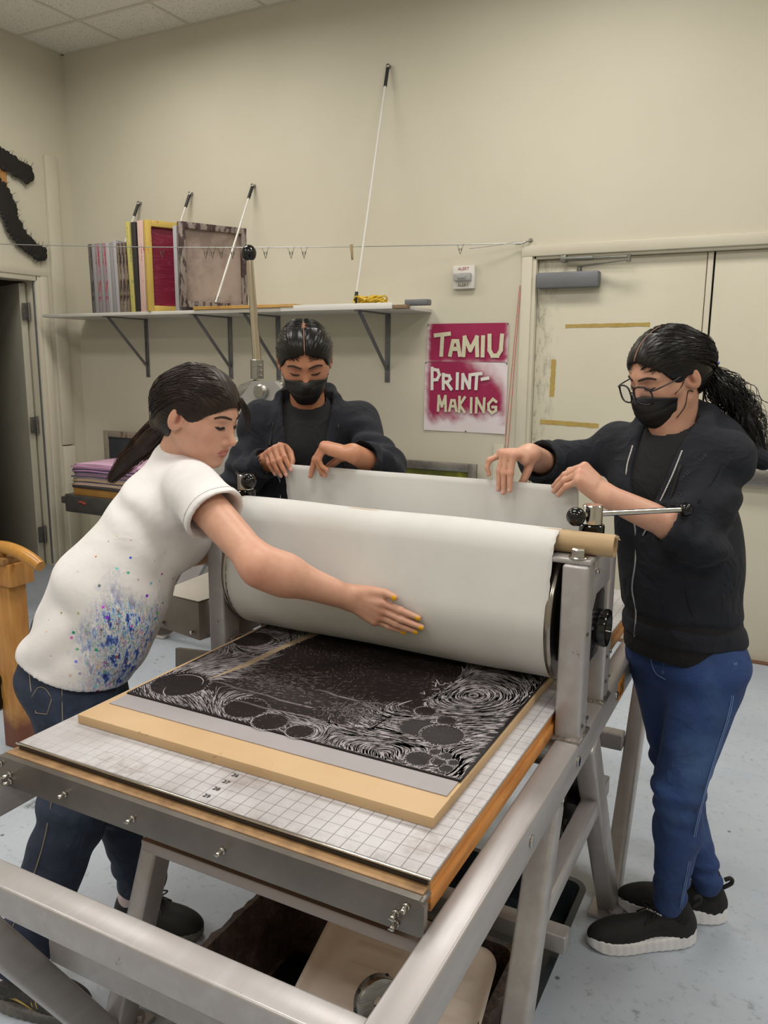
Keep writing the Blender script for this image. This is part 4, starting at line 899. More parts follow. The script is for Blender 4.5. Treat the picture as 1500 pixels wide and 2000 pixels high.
# ---------------------------------------------------------------- under the press
tubm = M('black_tub', '#23262a', '#1a1c1f', 9, .35); inkt = NT('ink_caked'); n = inkt.noise(20, 8, .75); inkt.col(inkt.ramp(n, [(.35, '#3a2e2b'), (.55, '#65544d'), (.75, '#8d7c74')])); inkt.bump(n, 1.0, .02); inkt = inkt.done(.22)
def tray(x0, y0, x1, y1, z0, z1, th=.006, inset=.025, rim=.014, rag=0, seed=1, mat=None, lip=True):
    """open container with sloping rounded walls and a rim"""
    r = random.Random(seed); bm = B(); prof = [(inset, z0), (inset, z0+.004), (0, z1-.004), (-rim, z1-.002), (-rim, z1), (th*.6, z1), (inset+th, z0+th), (inset+th, z0+th)]
    rings = []
    for k, (ins, z) in enumerate(prof):
        ring = []; R_ = .035
        cx = [(x0+R_, y0+R_, PI), (x1-R_, y0+R_, 1.5*PI), (x1-R_, y1-R_, 0), (x0+R_, y1-R_, .5*PI)]
        n = 0
        for (cxx, cyy, a0) in cx:
            nxt = cx[(cx.index((cxx, cyy, a0))+1) % 4]
            for q in range(7):
                a = a0+q/6*PI/2; rr = R_-ins; ring.append([cxx+math.cos(a)*rr, cyy+math.sin(a)*rr, z])
            e = a0+PI/2
            for q in range(1, 14):
                f = q/14; rr = R_-ins; ax, ay = cxx+math.cos(e)*rr, cyy+math.sin(e)*rr; bx_, by_ = nxt[0]+math.cos(e)*rr, nxt[1]+math.sin(e)*rr
                ring.append([ax+(bx_-ax)*f, ay+(by_-ay)*f, z])
        if rag and k in (3, 4):
            rr_ = random.Random(9)
            for p in ring: d = rr_.uniform(-rag, rag); p[0] += d; p[1] += d*.6; p[2] += rr_.uniform(-rag*.6, 0)
        rings.append([bm.verts.new(p) for p in ring])
    for A, Bq in zip(rings, rings[1:]):
        for k in range(len(A)): bm.faces.new((A[k], A[(k+1) % len(A)], Bq[(k+1) % len(A)], Bq[k]))
    bm.faces.new(rings[0][::-1]); bm.faces.new(rings[-1]); return bm
tag(origin(obj('drip_tray', tray(-.40, .42, .375, 1.16, .0005, .10, mat=tubm), M('drip_tray', '#2b343c', '#1f262c', 5, .3))), 'large dark blue-black drip tray on the floor under the press', 'tray')
tag(origin(obj('mixing_tub', tray(-.245, .235, .36, .58, .1005, .30, rag=.006), inkt)), 'deep tub caked with brown-black ink under the press bed', 'tub')
bm = B(); bx(bm, (-.20, .28, .1075), (.32, .54, .113), .002); tag(origin(obj('ink_sheet', bm, M('ink_black_sheet', '#131314', '#1d1d1e', 12, .3))), 'black ink-covered sheet in the bottom of the caked tub', 'sheet')
# pale paint tray, tilted, with raised ribs
t = thing('paint_tray', 'pale beige plastic paint tray with moulded ribs lying in the caked tub', 'tray', (.14, .38, .26))
pt_ = M('tray_plastic', '#e4dacf', '#d9cdc1', 7, .4)
def tray_pt(u, v, h=0.0):   # u across (x), v front to back, tilted surface
    return Vector((-.055+.40*u+.03*(1-v), .255+.255*v, .262+.055*v+.02*u+h))
V = []; F = []; NXx, NYy = 40, 30
for s in (0, 1):
    for j in range(NYy+1):
        for i in range(NXx+1):
            u, v = i/NXx, j/NYy; eu = min(u, 1-u)*.40; ev = min(v, 1-v)*.255; R_ = .04
            uu, vv = u, v
            cx_, cy_ = max(0, R_-eu), max(0, R_-ev); d = math.hypot(cx_, cy_)
            if cx_ > 0 and cy_ > 0 and max(cx_, cy_) > 0:      # round the corners
                k = max(cx_, cy_)/d; cu, cv = cx_*k, cy_*k
                uu = (R_-cu)/.40 if u < .5 else 1-(R_-cu)/.40; vv = (R_-cv)/.255 if v < .5 else 1-(R_-cv)/.255
            e = min(R_, max(0, R_-max(cx_, cy_))); h = -.020*min(1, e/.022)**1.5
            for q in (.18, .36, .54, .72):
                if .22 < u < .92: h += .007*math.exp(-((v-q)/.020)**2)
            V.append(tuple(tray_pt(uu, vv, h-(.002 if s else 0))))
N = (NXx+1)*(NYy+1)
for j in range(NYy):
    for i in range(NXx):
        a = j*(NXx+1)+i; F.append((a, a+1, a+NXx+2, a+NXx+1)); F.append((N+a, N+a+NXx+1, N+a+NXx+2, N+a+1))
for i in range(NXx): a = i; F.append((a, N+a, N+a+1, a+1)); a = NYy*(NXx+1)+i; F.append((a, a+1, N+a+1, N+a))
for j in range(NYy): a = j*(NXx+1); F.append((a, a+NXx+1, N+a+NXx+1, N+a)); a += NXx; F.append((a, N+a, N+a+NXx+1, a+NXx+1))
mesh_obj('tray_body', V, F, pt_, t)
bm = B(); bx(bm, (-.175, .590, .1005), (.02, .79, .285), .012, seg=3); b2 = obj('box_body', bm, M('white_plastic', '#c9c6c2', rough=.35)); t = thing('red_rimmed_box', 'white plastic box with a red rim behind the pale tray', 'box', (-.08, .69, .10)); b2.parent = t; b2.location = (.08, -.69, -.10)
bm = B(); bx(bm, (-.185, .575, .285), (.03, .605, .302), .006); bx(bm, (-.185, .785, .285), (.03, .805, .302), .006); bx(bm, (-.185, .60, .285), (-.16, .80, .302), .006); bx(bm, (.005, .60, .285), (.03, .80, .302), .006); obj('red_rim', bm, M('red_plastic', '#b3261d', rough=.3), t)
bm = B(); lathe(bm, [(0, .028), (0, .035), (.07, .038), (.07, .034), (.004, .030)], (-.10, .66, .302), (.3, -.2, .5), 28); tag(origin(obj('tape_roll', bm, M('speckled_white', '#b9b1a8', '#5d554f', 40, .5, lo=.5, hi=.6))), 'speckled white tape roll lying in the red-rimmed box', 'tape roll')
bm = B(); lathe(bm, [(0, .012), (0, .047), (.003, .049), (.024, .049), (.027, .047), (.027, .040), (.02, .038), (.02, .012)], (.163, .290, .322), (.75, -.55, .25), 40)
t = thing('metal_hub', 'brushed metal disc with dark slots lying at the edge of the pale tray', 'disc', (.163, .29, .29)); obj('disc_body', bm, steel, t)
ax = Vector((.75, -.55, .25)).normalized(); _, s_, u_ = frame_of(ax)
for k in range(9):
    a = k*2*PI/9; p = Vector((.163, .290, .322))+ax*.0135+(s_*math.cos(a)+u_*math.sin(a))*.0488; bm = B(); ball(bm, p, .0045, 8); obj('slot', bm, blackpl, t)
for i, (x, y, w) in enumerate(((.94, 1.95, .035), (.66, 1.62, .0))):
    if not w: continue
    bm = B(); prism(bm, [(x, y, .001), (x+w, y+.005, .003), (x+w*1.1, y+w*.5, .002), (x+w*.4, y+w*.75, .004), (x-.004, y+w*.4, .001)], (0, 0, .0008)); tag(origin(obj('paper_scrap', bm, M('white_paper', '#e3e3e2'))), 'small torn white paper scrap on the floor beyond the press leg', 'scrap')
# ================================================================ soft-form engine: signed-distance shapes meshed by surface nets
F32 = np.float32
def V3(a): return np.asarray(a, F32)
def smin(a, b, k):
    if k <= 0: return np.minimum(a, b)
    h = np.maximum(k-np.abs(a-b), 0)/k; return np.minimum(a, b)-h*h*k*.25
def smax(a, b, k): return -smin(-a, -b, k)
def s_cone(P, a, b, r1, r2):
    a = V3(a); b = V3(b); d = b-a; t = np.clip((P-a)@d/max(float(d@d), 1e-9), 0, 1); e = P-a-t[:, None]*d; return np.sqrt(np.einsum("ij,ij->i", e, e))-(r1+(r2-r1)*t)
def s_ell(P, c, r, R=None):
    q = P-V3(c)
    if R is not None: q = q@V3(R).T
    r = V3(r); k0 = np.linalg.norm(q/r, axis=1); k1 = np.linalg.norm(q/(r*r), axis=1)+1e-6; return k0*(k0-1)/k1
def s_econe(P, a, b, side, e1, e2):
    """limb or torso piece with an elliptical section: (half width along side, half depth)"""
    a = V3(a); b = V3(b); d = b-a; L = float(np.linalg.norm(d)); D = d/L; S_ = V3(side); S_ = S_-D*(S_@D); S_ /= np.linalg.norm(S_); U = np.cross(S_, D)
    q = P-a; s = q@D; t = np.clip(s/L, 0, 1); z = s-t*L; x = q@S_; y = q@U
    w = e1[0]+(e2[0]-e1[0])*t; h = e1[1]+(e2[1]-e1[1])*t; m = np.minimum(w, h)
    k0 = np.sqrt((x/w)**2+(y/h)**2+(z/m)**2); k1 = np.sqrt((x/w/w)**2+(y/h/h)**2+(z/m/m)**2)+1e-6; return k0*(k0-1)/k1
def s_box(P, c, h, R, r=.0):
    q = np.abs((P-V3(c))@V3(R).T)-V3(h)+r; return np.linalg.norm(np.maximum(q, 0), axis=1)+np.minimum(q.max(1), 0)-r
def chain(P, pts, rs, k=.0):
    d = None
    for a, b, r1, r2 in zip(pts, pts[1:], rs, rs[1:]):
        e = s_cone(P, a, b, r1, r2); d = e if d is None else smin(d, e, k)
    return d
def fnoise(P, f, seed=0):
    """cheap smooth noise, about -1..1"""
    r = np.random.default_rng(seed); o = 0
    for k in range(4):
        a = r.normal(size=3).astype(F32); a *= f*(1+.5*k)/np.linalg.norm(a); o = o+np.sin(P@a+F32(r.uniform(0, 6))+1.3*np.sin(P@(a[[1, 2, 0]]*.7)))/(1+.4*k)
    return o*.38
def folds(P, d, centre, axis, rad, freq, amp, seed=0):
    """crumple rings across a sleeve or trouser leg near 'centre' along 'axis'"""
    c = V3(centre); ax = V3(axis)/np.linalg.norm(axis); s = (P-c)@ax; w = np.exp(-(s/rad)**2)*np.exp(-(np.linalg.norm(P-c-s[:, None]*ax, axis=1)/.16)**2)
    n = fnoise(P, 14, seed); return d-w*amp*np.sin(s*freq+2.2*n+1.5*np.sin((P@V3((11, 7, 9)))))
def nets(fn, lo, hi, h):
    lo = V3(lo); hi = V3(hi); Bk = 8; nb = np.ceil((hi-lo)/(h*Bk)).astype(int); n = nb*Bk
    ax = [lo[i]+h*(np.arange(nb[i])*Bk+Bk/2-.5) for i in range(3)]
    Cc = np.stack(np.meshgrid(*ax, indexing='ij'), -1).reshape(-1, 3).astype(F32); dc = fn(Cc).reshape(nb)
    act = np.abs(dc) < h*Bk*.866*1.7+.012
    D = np.repeat(np.repeat(np.repeat(dc, Bk, 0), Bk, 1), Bk, 2).astype(F32)
    ids = np.argwhere(act); loc = np.stack(np.meshgrid(*[np.arange(Bk)]*3, indexing='ij'), -1).reshape(-1, 3)
    for s in range(0, len(ids), 1500):
        ii = (ids[s:s+1500, None, :]*Bk+loc[None]).reshape(-1, 3); D[ii[:, 0], ii[:, 1], ii[:, 2]] = fn((lo+ii*h).astype(F32))
    D[0] = D[-1] = 1; D[:, 0] = D[:, -1] = 1; D[:, :, 0] = D[:, :, -1] = 1
    I = D < 0; cnt = np.zeros(np.array(I.shape)-1, np.uint8); c8 = [(i, j, k) for i in (0, 1) for j in (0, 1) for k in (0, 1)]
    m = cnt.shape
    for i, j, k in c8: cnt += I[i:i+m[0], j:j+m[1], k:k+m[2]]
    cells = np.argwhere((cnt > 0) & (cnt < 8))
    if len(cells) == 0: return np.zeros((0, 3)), np.zeros((0, 4), int)
    idx = np.full(m, -1, np.int32); idx[cells[:, 0], cells[:, 1], cells[:, 2]] = np.arange(len(cells))
    acc = np.zeros((len(cells), 3)); num = np.zeros(len(cells))
    for a in c8:
        for x in range(3):
            if a[x] == 0:
                b = list(a); b[x] = 1; ca = cells+a; cb = cells+b
                da = D[ca[:, 0], ca[:, 1], ca[:, 2]]; db = D[cb[:, 0], cb[:, 1], cb[:, 2]]; cr = (da < 0) != (db < 0)
                t = np.where(cr, da/np.where(cr, da-db, 1), 0); p = np.array(a, float)[None].repeat(len(cells), 0); p[:, x] += t
                acc += np.where(cr[:, None], p, 0); num += cr
    V = lo+(cells+acc/num[:, None])*h; Fs = []
    for x in range(3):
        y, z = (x+1) % 3, (x+2) % 3; sl0 = [slice(1, m[q]) for q in range(3)]; sl0[x] = slice(0, m[x]); sl1 = list(sl0); sl1[x] = slice(1, m[x]+1)
        A = I[tuple(sl0)]; Bq = I[tuple(sl1)]
        for inside, flip in ((A & ~Bq, 0), (~A & Bq, 1)):
            e = np.argwhere(inside); off = np.ones(3, int); off[x] = 0; e = e+off
            ey = np.eye(3, dtype=int)[y]; ez = np.eye(3, dtype=int)[z]; q = []
            for dd in (-ey-ez, -ez, 0*ey, -ey): w = e+dd; q.append(idx[w[:, 0], w[:, 1], w[:, 2]])
            q = np.stack(q, 1); Fs.append(q[:, ::-1] if flip else q)
    Fq = np.concatenate(Fs); return V.astype(F32), Fq[(Fq >= 0).all(1)]
def relax(V, F, it=1, w=.5):
    V = V.astype(np.float64).copy()
    for _ in range(it):
        acc = np.zeros_like(V); num = np.zeros(len(V))
        for a, b in ((0, 1), (1, 2), (2, 3), (3, 0)):
            for p, q in ((a, b), (b, a)):
                for c in range(3): acc[:, c] += np.bincount(F[:, p], V[F[:, q], c], len(V))
                num += np.bincount(F[:, p], minlength=len(V))
        V += w*(acc/np.maximum(num, 1)[:, None]-V)
    return V
def joinVF(parts):
    V = []; F = []; n = 0
    for v, f in parts: V.append(v); F.append(f+n); n += len(v)
    return np.concatenate(V), np.concatenate(F)
def set_tint(o, T):
    a = o.data.color_attributes.new('tint', 'FLOAT_COLOR', 'POINT'); c = np.ones((len(T), 4), F32); c[:, :3] = T; a.data.foreach_set('color', c.ravel())
def soft(name, fn, lo, hi, h, mat, parent, it=1):
    V, F = nets(fn, lo, hi, h); V = relax(V, F, it) if it else V; return mesh_obj(name, V, F, mat, parent)

class Fr:
    """local frame: x = forward / finger direction, z = up / back of the hand, y = left / thumb side"""
    def __init__(s, o, x, z, left=False, scale=1.0):
        s.o = V3(o); x = np.array(x, float); x /= np.linalg.norm(x); z = np.array(z, float); z -= x*(z@x); z /= np.linalg.norm(z); y = np.cross(z, x)
        if left: y = -y
        s.R = V3([x, y, z]); s.s = scale
    def loc(s, P): return ((P-s.o)@s.R.T)/s.s
    def w(s, p): return s.o+(V3(p)*s.s)@s.R
    def d(s, v): return V3(v)@s.R

def head_sdf(P, fr, mouth=True):
    q = fr.loc(P); m = q.copy(); m[:, 1] = np.abs(m[:, 1])
    d = s_ell(q, (-.012, 0, .030), (.098, .076, .086))
    d = smin(d, s_ell(q, (.024, 0, -.018), (.062, .059, .082)), .03)
    d = smin(d, s_cone(m, (0, .050, -.048), (.060, .014, -.090), .017, .013), .030)
    d = smin(d, s_cone(m, (.066, 0, -.088), (.066, .008, -.088), .016, .015), .022)
    d = smin(d, s_cone(m, (.050, .040, -.016), (.030, .052, -.010), .019, .016), .03)
    d = smin(d, s_ell(m, (.062, .024, -.048), (.022, .020, .022)), .02)
    d = smin(d, s_cone(m, (.077, .012, .031), (.060, .046, .031), .009, .008), .018)
    d = smax(d, -s_ell(m, (.098, .031, .014), (.019, .017, .012)), .016)
    d = smin(d, s_ell(m, (.0668, .0315, .0115), (.0145, .0165, .0105)), .004)
    d = smin(d, s_cone(q, (.079, 0, .012), (.1035, 0, -.025), .0070, .0098), .013)
    d = smin(d, s_cone(m, (.092, .0, -.030), (.090, .0115, -.032), .0075, .0068), .008)
    d = smax(d, -s_ell(m, (.094, .006, -.0405), (.005, .0032, .004)), .003)
    if mouth:
        d = smin(d, s_ell(q, (.070, 0, -.058), (.021, .026, .020)), .014)
        d = smin(d, s_cone(m, (.0905, .003, -.0535), (.081, .0215, -.0580), .0044, .0018), .005)
        d = smin(d, s_cone(m, (.0885, 0, -.0635), (.081, .018, -.0600), .0054, .0022), .005)
        d = smax(d, -s_cone(m, (.0965, 0, -.0585), (.085, .023, -.0592), .0012, .0009), .003)
    a = .25; e = (m-V3((-.011, .0800, -.002)))/1.12; ex = e.copy(); ex[:, 0] = e[:, 0]*math.cos(a)-e[:, 2]*math.sin(a)*.6; ex[:, 1] = e[:, 1]-e[:, 0]*-.30
    ear = s_ell(ex, (0, 0, .002), (.0175, .0065, .029)); ear = smax(ear, -s_ell(ex, (.002, .0095, .003), (.0115, .0090, .021)), .002)
    ear = smin(ear, s_ell(ex, (-.002, .0035, .002), (.005, .0035, .012)), .003)*1.12
    return smin(d, ear, .006)*fr.s
def face_tint(q, T, blush='#c98a72', lip='#a9625a', lipk=1.0):
    """local colouring that belongs to the skin: lips, cheeks, brows' roots, lids"""
    def w(c, r, p=2): return np.exp(-(np.linalg.norm((m-V3(c))/V3(r), axis=1))**p)
    m = q.copy(); m[:, 1] = np.abs(m[:, 1])
    lips = np.clip(1.5*np.maximum(w((.090, .004, -.0525), (.012, .0165, .0038), 4), np.maximum(w((.084, .015, -.057), (.010, .009, .0035), 4), w((.088, 0, -.0640), (.012, .0185, .0052), 4))), 0, 1)*lipk
    for hexc, k in ((blush, .55*w((.058, .042, -.022), (.03, .022, .022))), (blush, .6*w((.100, 0, -.030), (.014, .014, .012))), (blush, .5*w((-.01, .086, -.002), (.02, .012, .03))), ('#8f4a3a', .75*np.exp(-(np.linalg.norm((m-V3((-.008, .082, .001)))/V3((.008, .006, .016)), axis=1))**4)), ('#9a6a58', .5*w((.078, .031, .019), (.014, .018, .006))), (lip, lips)):  # dark spot inside the ear is painted shade, deepening its hollow
        c = V3(lin(hexc)[:3]); T = T*(1-k[:, None])+c*k[:, None]
    return T
# hair
HC, HR = V3((-.016, 0, .036)), V3((.1065, .0860, .0930))
_hx = ([-.2, -.085, -.05, -.020, .004, .012, .022, .045, .066, .080, .10, .3], [-.10, -.055, -.035, -.030, -.020, .006, .026, .044, .060, .105, .2, .2])
def hair_sdf(P, fr, line=_hx, bulk=0.0, groove=True, lower=True):
    q = fr.loc(P); d = s_ell(q, HC, HR+V3((bulk,)*3))
    if lower: d = smin(d, s_ell(q, (-.050, 0, -.014), (.062+bulk, .070, .062)), .03)
    d = smax(d, q[:, 0]-np.interp(q[:, 2]+5.5*q[:, 1]**2*np.clip(q[:, 0]*30, 0, 1), line[0], line[1]).astype(F32), .008)
    if groove: d = smax(d, .0035-np.abs(q[:, 1])-np.maximum(0, -q[:, 0]-.02)*.3-np.maximum(0, .105-q[:, 2])*.0-.9*np.maximum(0, .1-np.linalg.norm(q-HC, axis=1)), .006) if False else smax(d, -(s_ell(q, HC+V3((.03, 0, .004)), (.100, .0024, .0935))), .004)
    n = np.sin((np.arctan2(q[:, 1], q[:, 2]-.0))*46+q[:, 0]*60+3*fnoise(q, 30, 5)); d = d-.0006*n
    return d*fr.s
def slerp(a, b, t):
    th = math.acos(max(-1, min(1, float(a@b)))); return a if th < 1e-4 else (math.sin((1-t)*th)*a+math.sin(t*th)*b)/math.sin(th)
def strand_set(fr, starts, targ, n, r=.0011, jit=.004, seed=0, off=.002, pts=13, c=HC, rad=HR, wav=.0015, tail=None, tj=.01, mids=(.75, .45), mj=.22):
    """hair strands running over the skull from the start points to the tie"""
    rr = np.random.default_rng(seed); bm = B()
    for i in range(n):
        a = V3(starts[i % len(starts)] if i < len(starts) else starts[rr.integers(len(starts))])+rr.normal(size=3)*jit
        b = V3(targ)+rr.normal(size=3)*tj; u0 = (a-c)/rad; u1 = (b-c)/rad; l0, l1 = np.linalg.norm(u0), np.linalg.norm(u1); u0 /= l0; u1 /= l1
        sg = 1 if a[1] >= 0 else -1; mid = V3((-.05, sg*rr.uniform(mids[0]-.12, mids[0]+.15), rr.uniform(mids[1]-mj, mids[1]+.1)))+rr.normal(size=3)*.04+V3((.25, 0, .25))*u0; mid /= np.linalg.norm(mid); P = []; ph = rr.uniform(0, 6); o_ = rr.uniform(-.2, 1)*off
        for k in range(pts):
            t = k/(pts-1); u = slerp(slerp(u0, mid, t), slerp(mid, u1, t), t); s = .965+.035*min(1, t*5)+(l1-1)*max(0, t-.55)/.45*(1 if l1 < 1.3 else .4)
            p = c+rad*u*s+u*(o_+wav*math.sin(t*9+ph)); P.append(fr.w(p))
        if tail is not None: P += [V3(x)+rr.normal(size=3)*.003 for x in tail]
        R_ = [r*(.35+.65*math.sin(PI*min(1, (k+.6)/(len(P)*.5)))) if k < len(P)*.25 else r*(1 if tail is None else max(.3, 1-.5*k/len(P))) for k in range(len(P))]
        tube(bm, P, R_, 4, cap=False)
    return bm
def tail_strands(path, rads, n, r=.0012, seed=0, curl=0.0, cf=20, frizz=0.0):
    rr = np.random.default_rng(seed); bm = B(); P0 = [np.array(p) for p in smoothpath(path, 7)]; m = len(P0); rads = np.interp(np.linspace(0, 1, m), np.linspace(0, 1, len(rads)), rads)
    T = [P0[min(i+1, m-1)]-P0[max(i-1, 0)] for i in range(m)]; _, s, u = frame_of(T[0]); s = np.array(s); u = np.array(u)
    for i in range(n):
        a = rr.uniform(0, 2*PI); q = math.sqrt(rr.random()); ph = rr.uniform(0, 6); end = rr.uniform(.7, 1.0) if i % 2 else 1.0; P = []; tw = rr.uniform(-1.5, 1.5); cr = curl*rr.uniform(.5, 1.3)
        fz = frizz*rr.uniform(0, 1)**3
        for k in range(int(m*end)):
            t = k/(m-1); A = a+tw*t; w = rads[k]*q*(1+fz*t); d = s*math.cos(A)+u*math.sin(A); e = -s*math.sin(A)+u*math.cos(A)
            P.append(P0[k]+d*(w+cr*math.sin(cf*t+ph)*min(1, t*3))+e*cr*math.cos(cf*t+ph)*min(1, t*3))
        tube(bm, P, [r*max(.25, 1-.75*(k/len(P))**2) for k in range(len(P))], 4, cap=False)
    return bm
def tail_core(P, path, rads):
    P0 = smoothpath(path, 4); R_ = np.interp(np.linspace(0, 1, len(P0)), np.linspace(0, 1, len(rads)), rads)*.82; return chain(P, [tuple(p) for p in P0], list(R_))
# hands
FB = {'i': (.086, .0265, .0), 'm': (.090, .0085, .001), 'r': (.086, -.0095, .0), 'p': (.077, -.0260, -.003)}
FL = {'i': (.042, .025, .020), 'm': (.046, .029, .021), 'r': (.042, .027, .021), 'p': (.033, .020, .018)}
FW = {'i': (.0092, .0083, .0076, .0062), 'm': (.0094, .0085, .0078, .0064), 'r': (.0089, .0081, .0074, .0061), 'p': (.0080, .0072, .0066, .0055)}
def rotz_y(spread, curl):   # direction in the palm frame: spread about z, curl towards -z
    return np.array([math.cos(curl)*math.cos(spread), math.cos(curl)*math.sin(spread), -math.sin(curl)])
class Hand:
    def __init__(s, fr, curls, thumb, spread=(.10, .02, -.06, -.16), arm=None):
        s.fr = fr; s.j = {}; s.arm = arm; s.thumb = [np.array(t) for t in thumb]
        for f, sp in zip('imrp', spread):
            c = curls[f]; p = np.array(FB[f]); J = [p]; tot = 0
            sp_ = c[3] if len(c) > 3 else sp
            for L, a in zip(FL[f], c): tot += a; p = p+rotz_y(sp_, tot)*L; J.append(p)
            s.j[f] = (J, tot, sp_)
    def sdf(s, P):
        q = s.fr.loc(P); palm = s_econe(q, (.004, 0, 0), (.078, .001, .0), (0, 1, 0), (.0265, .0165), (.0375, .0125))
        palm = smin(palm, s_cone(q, (.018, .016, -.008), (.048, .030, -.012), .016, .013), .015)
        palm = smin(palm, s_cone(q, (.018, -.018, -.008), (.060, -.026, -.007), .013, .011), .012)
        for f in 'imrp': b = FB[f]; palm = smin(palm, s_cone(q, (.045, b[1]*.7, .004), (b[0], b[1], .003), .006, .0082), .012)
        d = palm
        for f in 'imrp':
            J, tot, sp = s.j[f]; w = FW[f]; e = chain(q, J, w); e = smin(e, s_ell(q, J[1], (.0092*w[1]/.0083,)*3), .004)
            e = smin(smin(palm, e, .007), e, 0); d = np.minimum(d, e)
        t = s.thumb; e = chain(q, t, (.0145, .0112, .0098, .0075)); e = smin(palm, e, .012); d = np.minimum(d, e)
        return d*s.fr.s
    def nails(s):
        """centre, direction, normal of each nail (world)"""
        out = []
        for f in 'imrp':
            J, tot, sp = s.j[f]; D = rotz_y(sp, tot); N_ = rotz_y(sp, tot-PI/2); r_ = FW[f][3]; out.append((s.fr.w(J[3]-D*.001+N_*r_*.80), s.fr.d(D), s.fr.d(N_), r_))
        t = s.thumb; D = t[3]-t[2]; D /= np.linalg.norm(D); N_ = s.tn if hasattr(s, 'tn') else np.array([-.2, .5, .85]); N_ = np.array(N_)-D*(np.array(N_)@D); N_ /= np.linalg.norm(N_)
        out.append((s.fr.w(t[3]-D*.001+N_*.0066), s.fr.d(D), s.fr.d(N_), .0078)); return out
def nail_mesh(bm, c, D, N_, r, sc=1.0):
    D = Vector([float(x) for x in D]).normalized(); N_ = Vector([float(x) for x in N_]); N_ = (N_-D*N_.dot(D)).normalized(); S_ = N_.cross(D)
    R_ = Matrix((D, S_, N_)).transposed(); m = Matrix.Translation(Vector([float(x) for x in c])) @ R_.to_4x4() @ Matrix.Diagonal((.0068*sc, r*.82*sc, .0026*sc, 1))
    bmesh.ops.create_uvsphere(bm, u_segments=14, v_segments=10, radius=1, matrix=m)
def bounds(pts, pad):
    p = np.array(pts); return p.min(0)-pad, p.max(0)+pad

def skin_mat(name):
    t = NT(name); a = t.N('ShaderNodeVertexColor'); a.layer_name = 'tint'
    n = t.noise(55, 5, .6); c = t.mix(t.math('MULTIPLY', t.ramp(n, [(.35, 1.0), (.6, 0.0)]), .18), a.outputs[0], '#b5715c')
    t.col(c); t.bump(t.noise(420, 3, .6), .12, .001)
    t.b.inputs['Subsurface Weight'].default_value = .12; t.b.inputs['Subsurface Radius'].default_value = (.012, .005, .003); t.b.inputs['Subsurface Scale'].default_value = .5
    return t.done(.46)
def cloth_mat(name, c1, c2, bumps=(.35, .15), rough=.9, extra=None, weave=900, creases=6.5, crease_h=.9, **kw):
    t = NT(name); c = t.ramp(t.noise(7, 5, .65), [(.3, c1), (.7, c2)])
    if extra: c = extra(t, c)
    t.col(c); nz = t.N('ShaderNodeTexNoise'); nz.inputs['Scale'].default_value = creases; nz.inputs['Detail'].default_value = 3; nz.inputs['Distortion'].default_value = 1.1; t.L(t.obj(), nz.inputs['Vector']); rg = t.math('POWER', t.math('SUBTRACT', 1.0, t.math('MULTIPLY', t.math('ABSOLUTE', t.math('SUBTRACT', nz.outputs['Fac'], .5)), 2.0)), 3.0)
    h = t.math('ADD', t.math('ADD', t.math('MULTIPLY', t.noise(16, 5, .6), .6), t.math('MULTIPLY', rg, crease_h)), t.math('MULTIPLY', t.noise(weave, 2, .5), .07)); t.bump(h, bumps[0], .02)
    return t.done(rough, **kw)
def tint_arr(V, base): return np.tile(V3(lin(base)[:3]), (len(V), 1))
def lipids(V, T, spots):
    for c, r, hexc, k in spots:
        w = k*np.exp(-(np.linalg.norm(V-V3(c), axis=1)/r)**2); T = T*(1-w[:, None])+V3(lin(hexc)[:3])*w[:, None]
    return T.astype(F32)
hairm_cache = {}
def hair_mat(name, c1, c2, rough=.38):
    t = NT(name); t.col(t.ramp(t.noise(26, 4, .6, stretch=(1, 1, 1)), [(.3, c1), (.7, c2)])); return t.done(rough, Specular_IOR_Level=.32)
def shoe(parent, heel, toe, sole_h, upm, solem, label=None, width=.046, high=.085, name='shoe'):
    heel = V3(heel); toe = V3(toe); ax = toe-heel; L = float(np.linalg.norm(ax)); fr = Fr(heel, ax, (0, 0, 1)); h_ = sole_h
    def up(P):
        q = fr.loc(P); d = s_ell(q, (.055, 0, .050), (.060, width*.80, .052)); d = smin(d, s_ell(q, (L-.085, 0, .040), (.092, width*.98, .040)), .05)
        d = smin(d, s_econe(q, (.055, 0, .05), (.050, 0, high), (0, 1, 0), (.034, .046), (.033, .040)), .02)
        d = smin(d, s_cone(q, (.10, 0, .075), (L-.075, 0, .050), .027, .018), .03)
        d = smax(d, -s_econe(q, (.050, 0, high-.01), (.05, 0, high+.08), (0, 1, 0), (.027, .034), (.027, .034)), .004)
        return smax(d, h_*.7-q[:, 2], .004)
    def so(P):
        q = fr.loc(P); q2 = q.copy(); q2[:, 2] = 0; d = s_ell(q2, (.058, 0, 0), (.064, width*.86, 9)); d = smin(d, s_ell(q2, (L-.090, 0, 0), (.096, width*1.06, 9)), .07)
        top = h_+.012*np.clip((.11-q[:, 0])/.1, 0, 1)+.008*np.clip((q[:, 0]-L+.05)/.05, 0, 1)+.0012*np.sin(q[:, 0]*420)*(np.abs(q[:, 2]-h_*.5) < h_)
        d = smax(d-.0012*np.sin(q[:, 0]*300+q[:, 2]*260)*np.sin(q[:, 2]*300), q[:, 2]-top, .006); return smax(d, .001+.012*np.clip((q[:, 0]-L+.05)/.05, 0, 1)**2-q[:, 2], .004)
    lo = np.minimum(heel, toe)-.07; hi = np.maximum(heel, toe)+.07; lo[2] = heel[2]-.006; hi[2] = heel[2]+high+.03
    s_ = soft(name, up, lo, hi, .0035, upm, parent); hi2 = hi.copy(); hi2[2] = heel[2]+h_+.04; so_ = soft('shoe_sole', so, lo, hi2, .003, solem, s_)
    return s_, fr, L
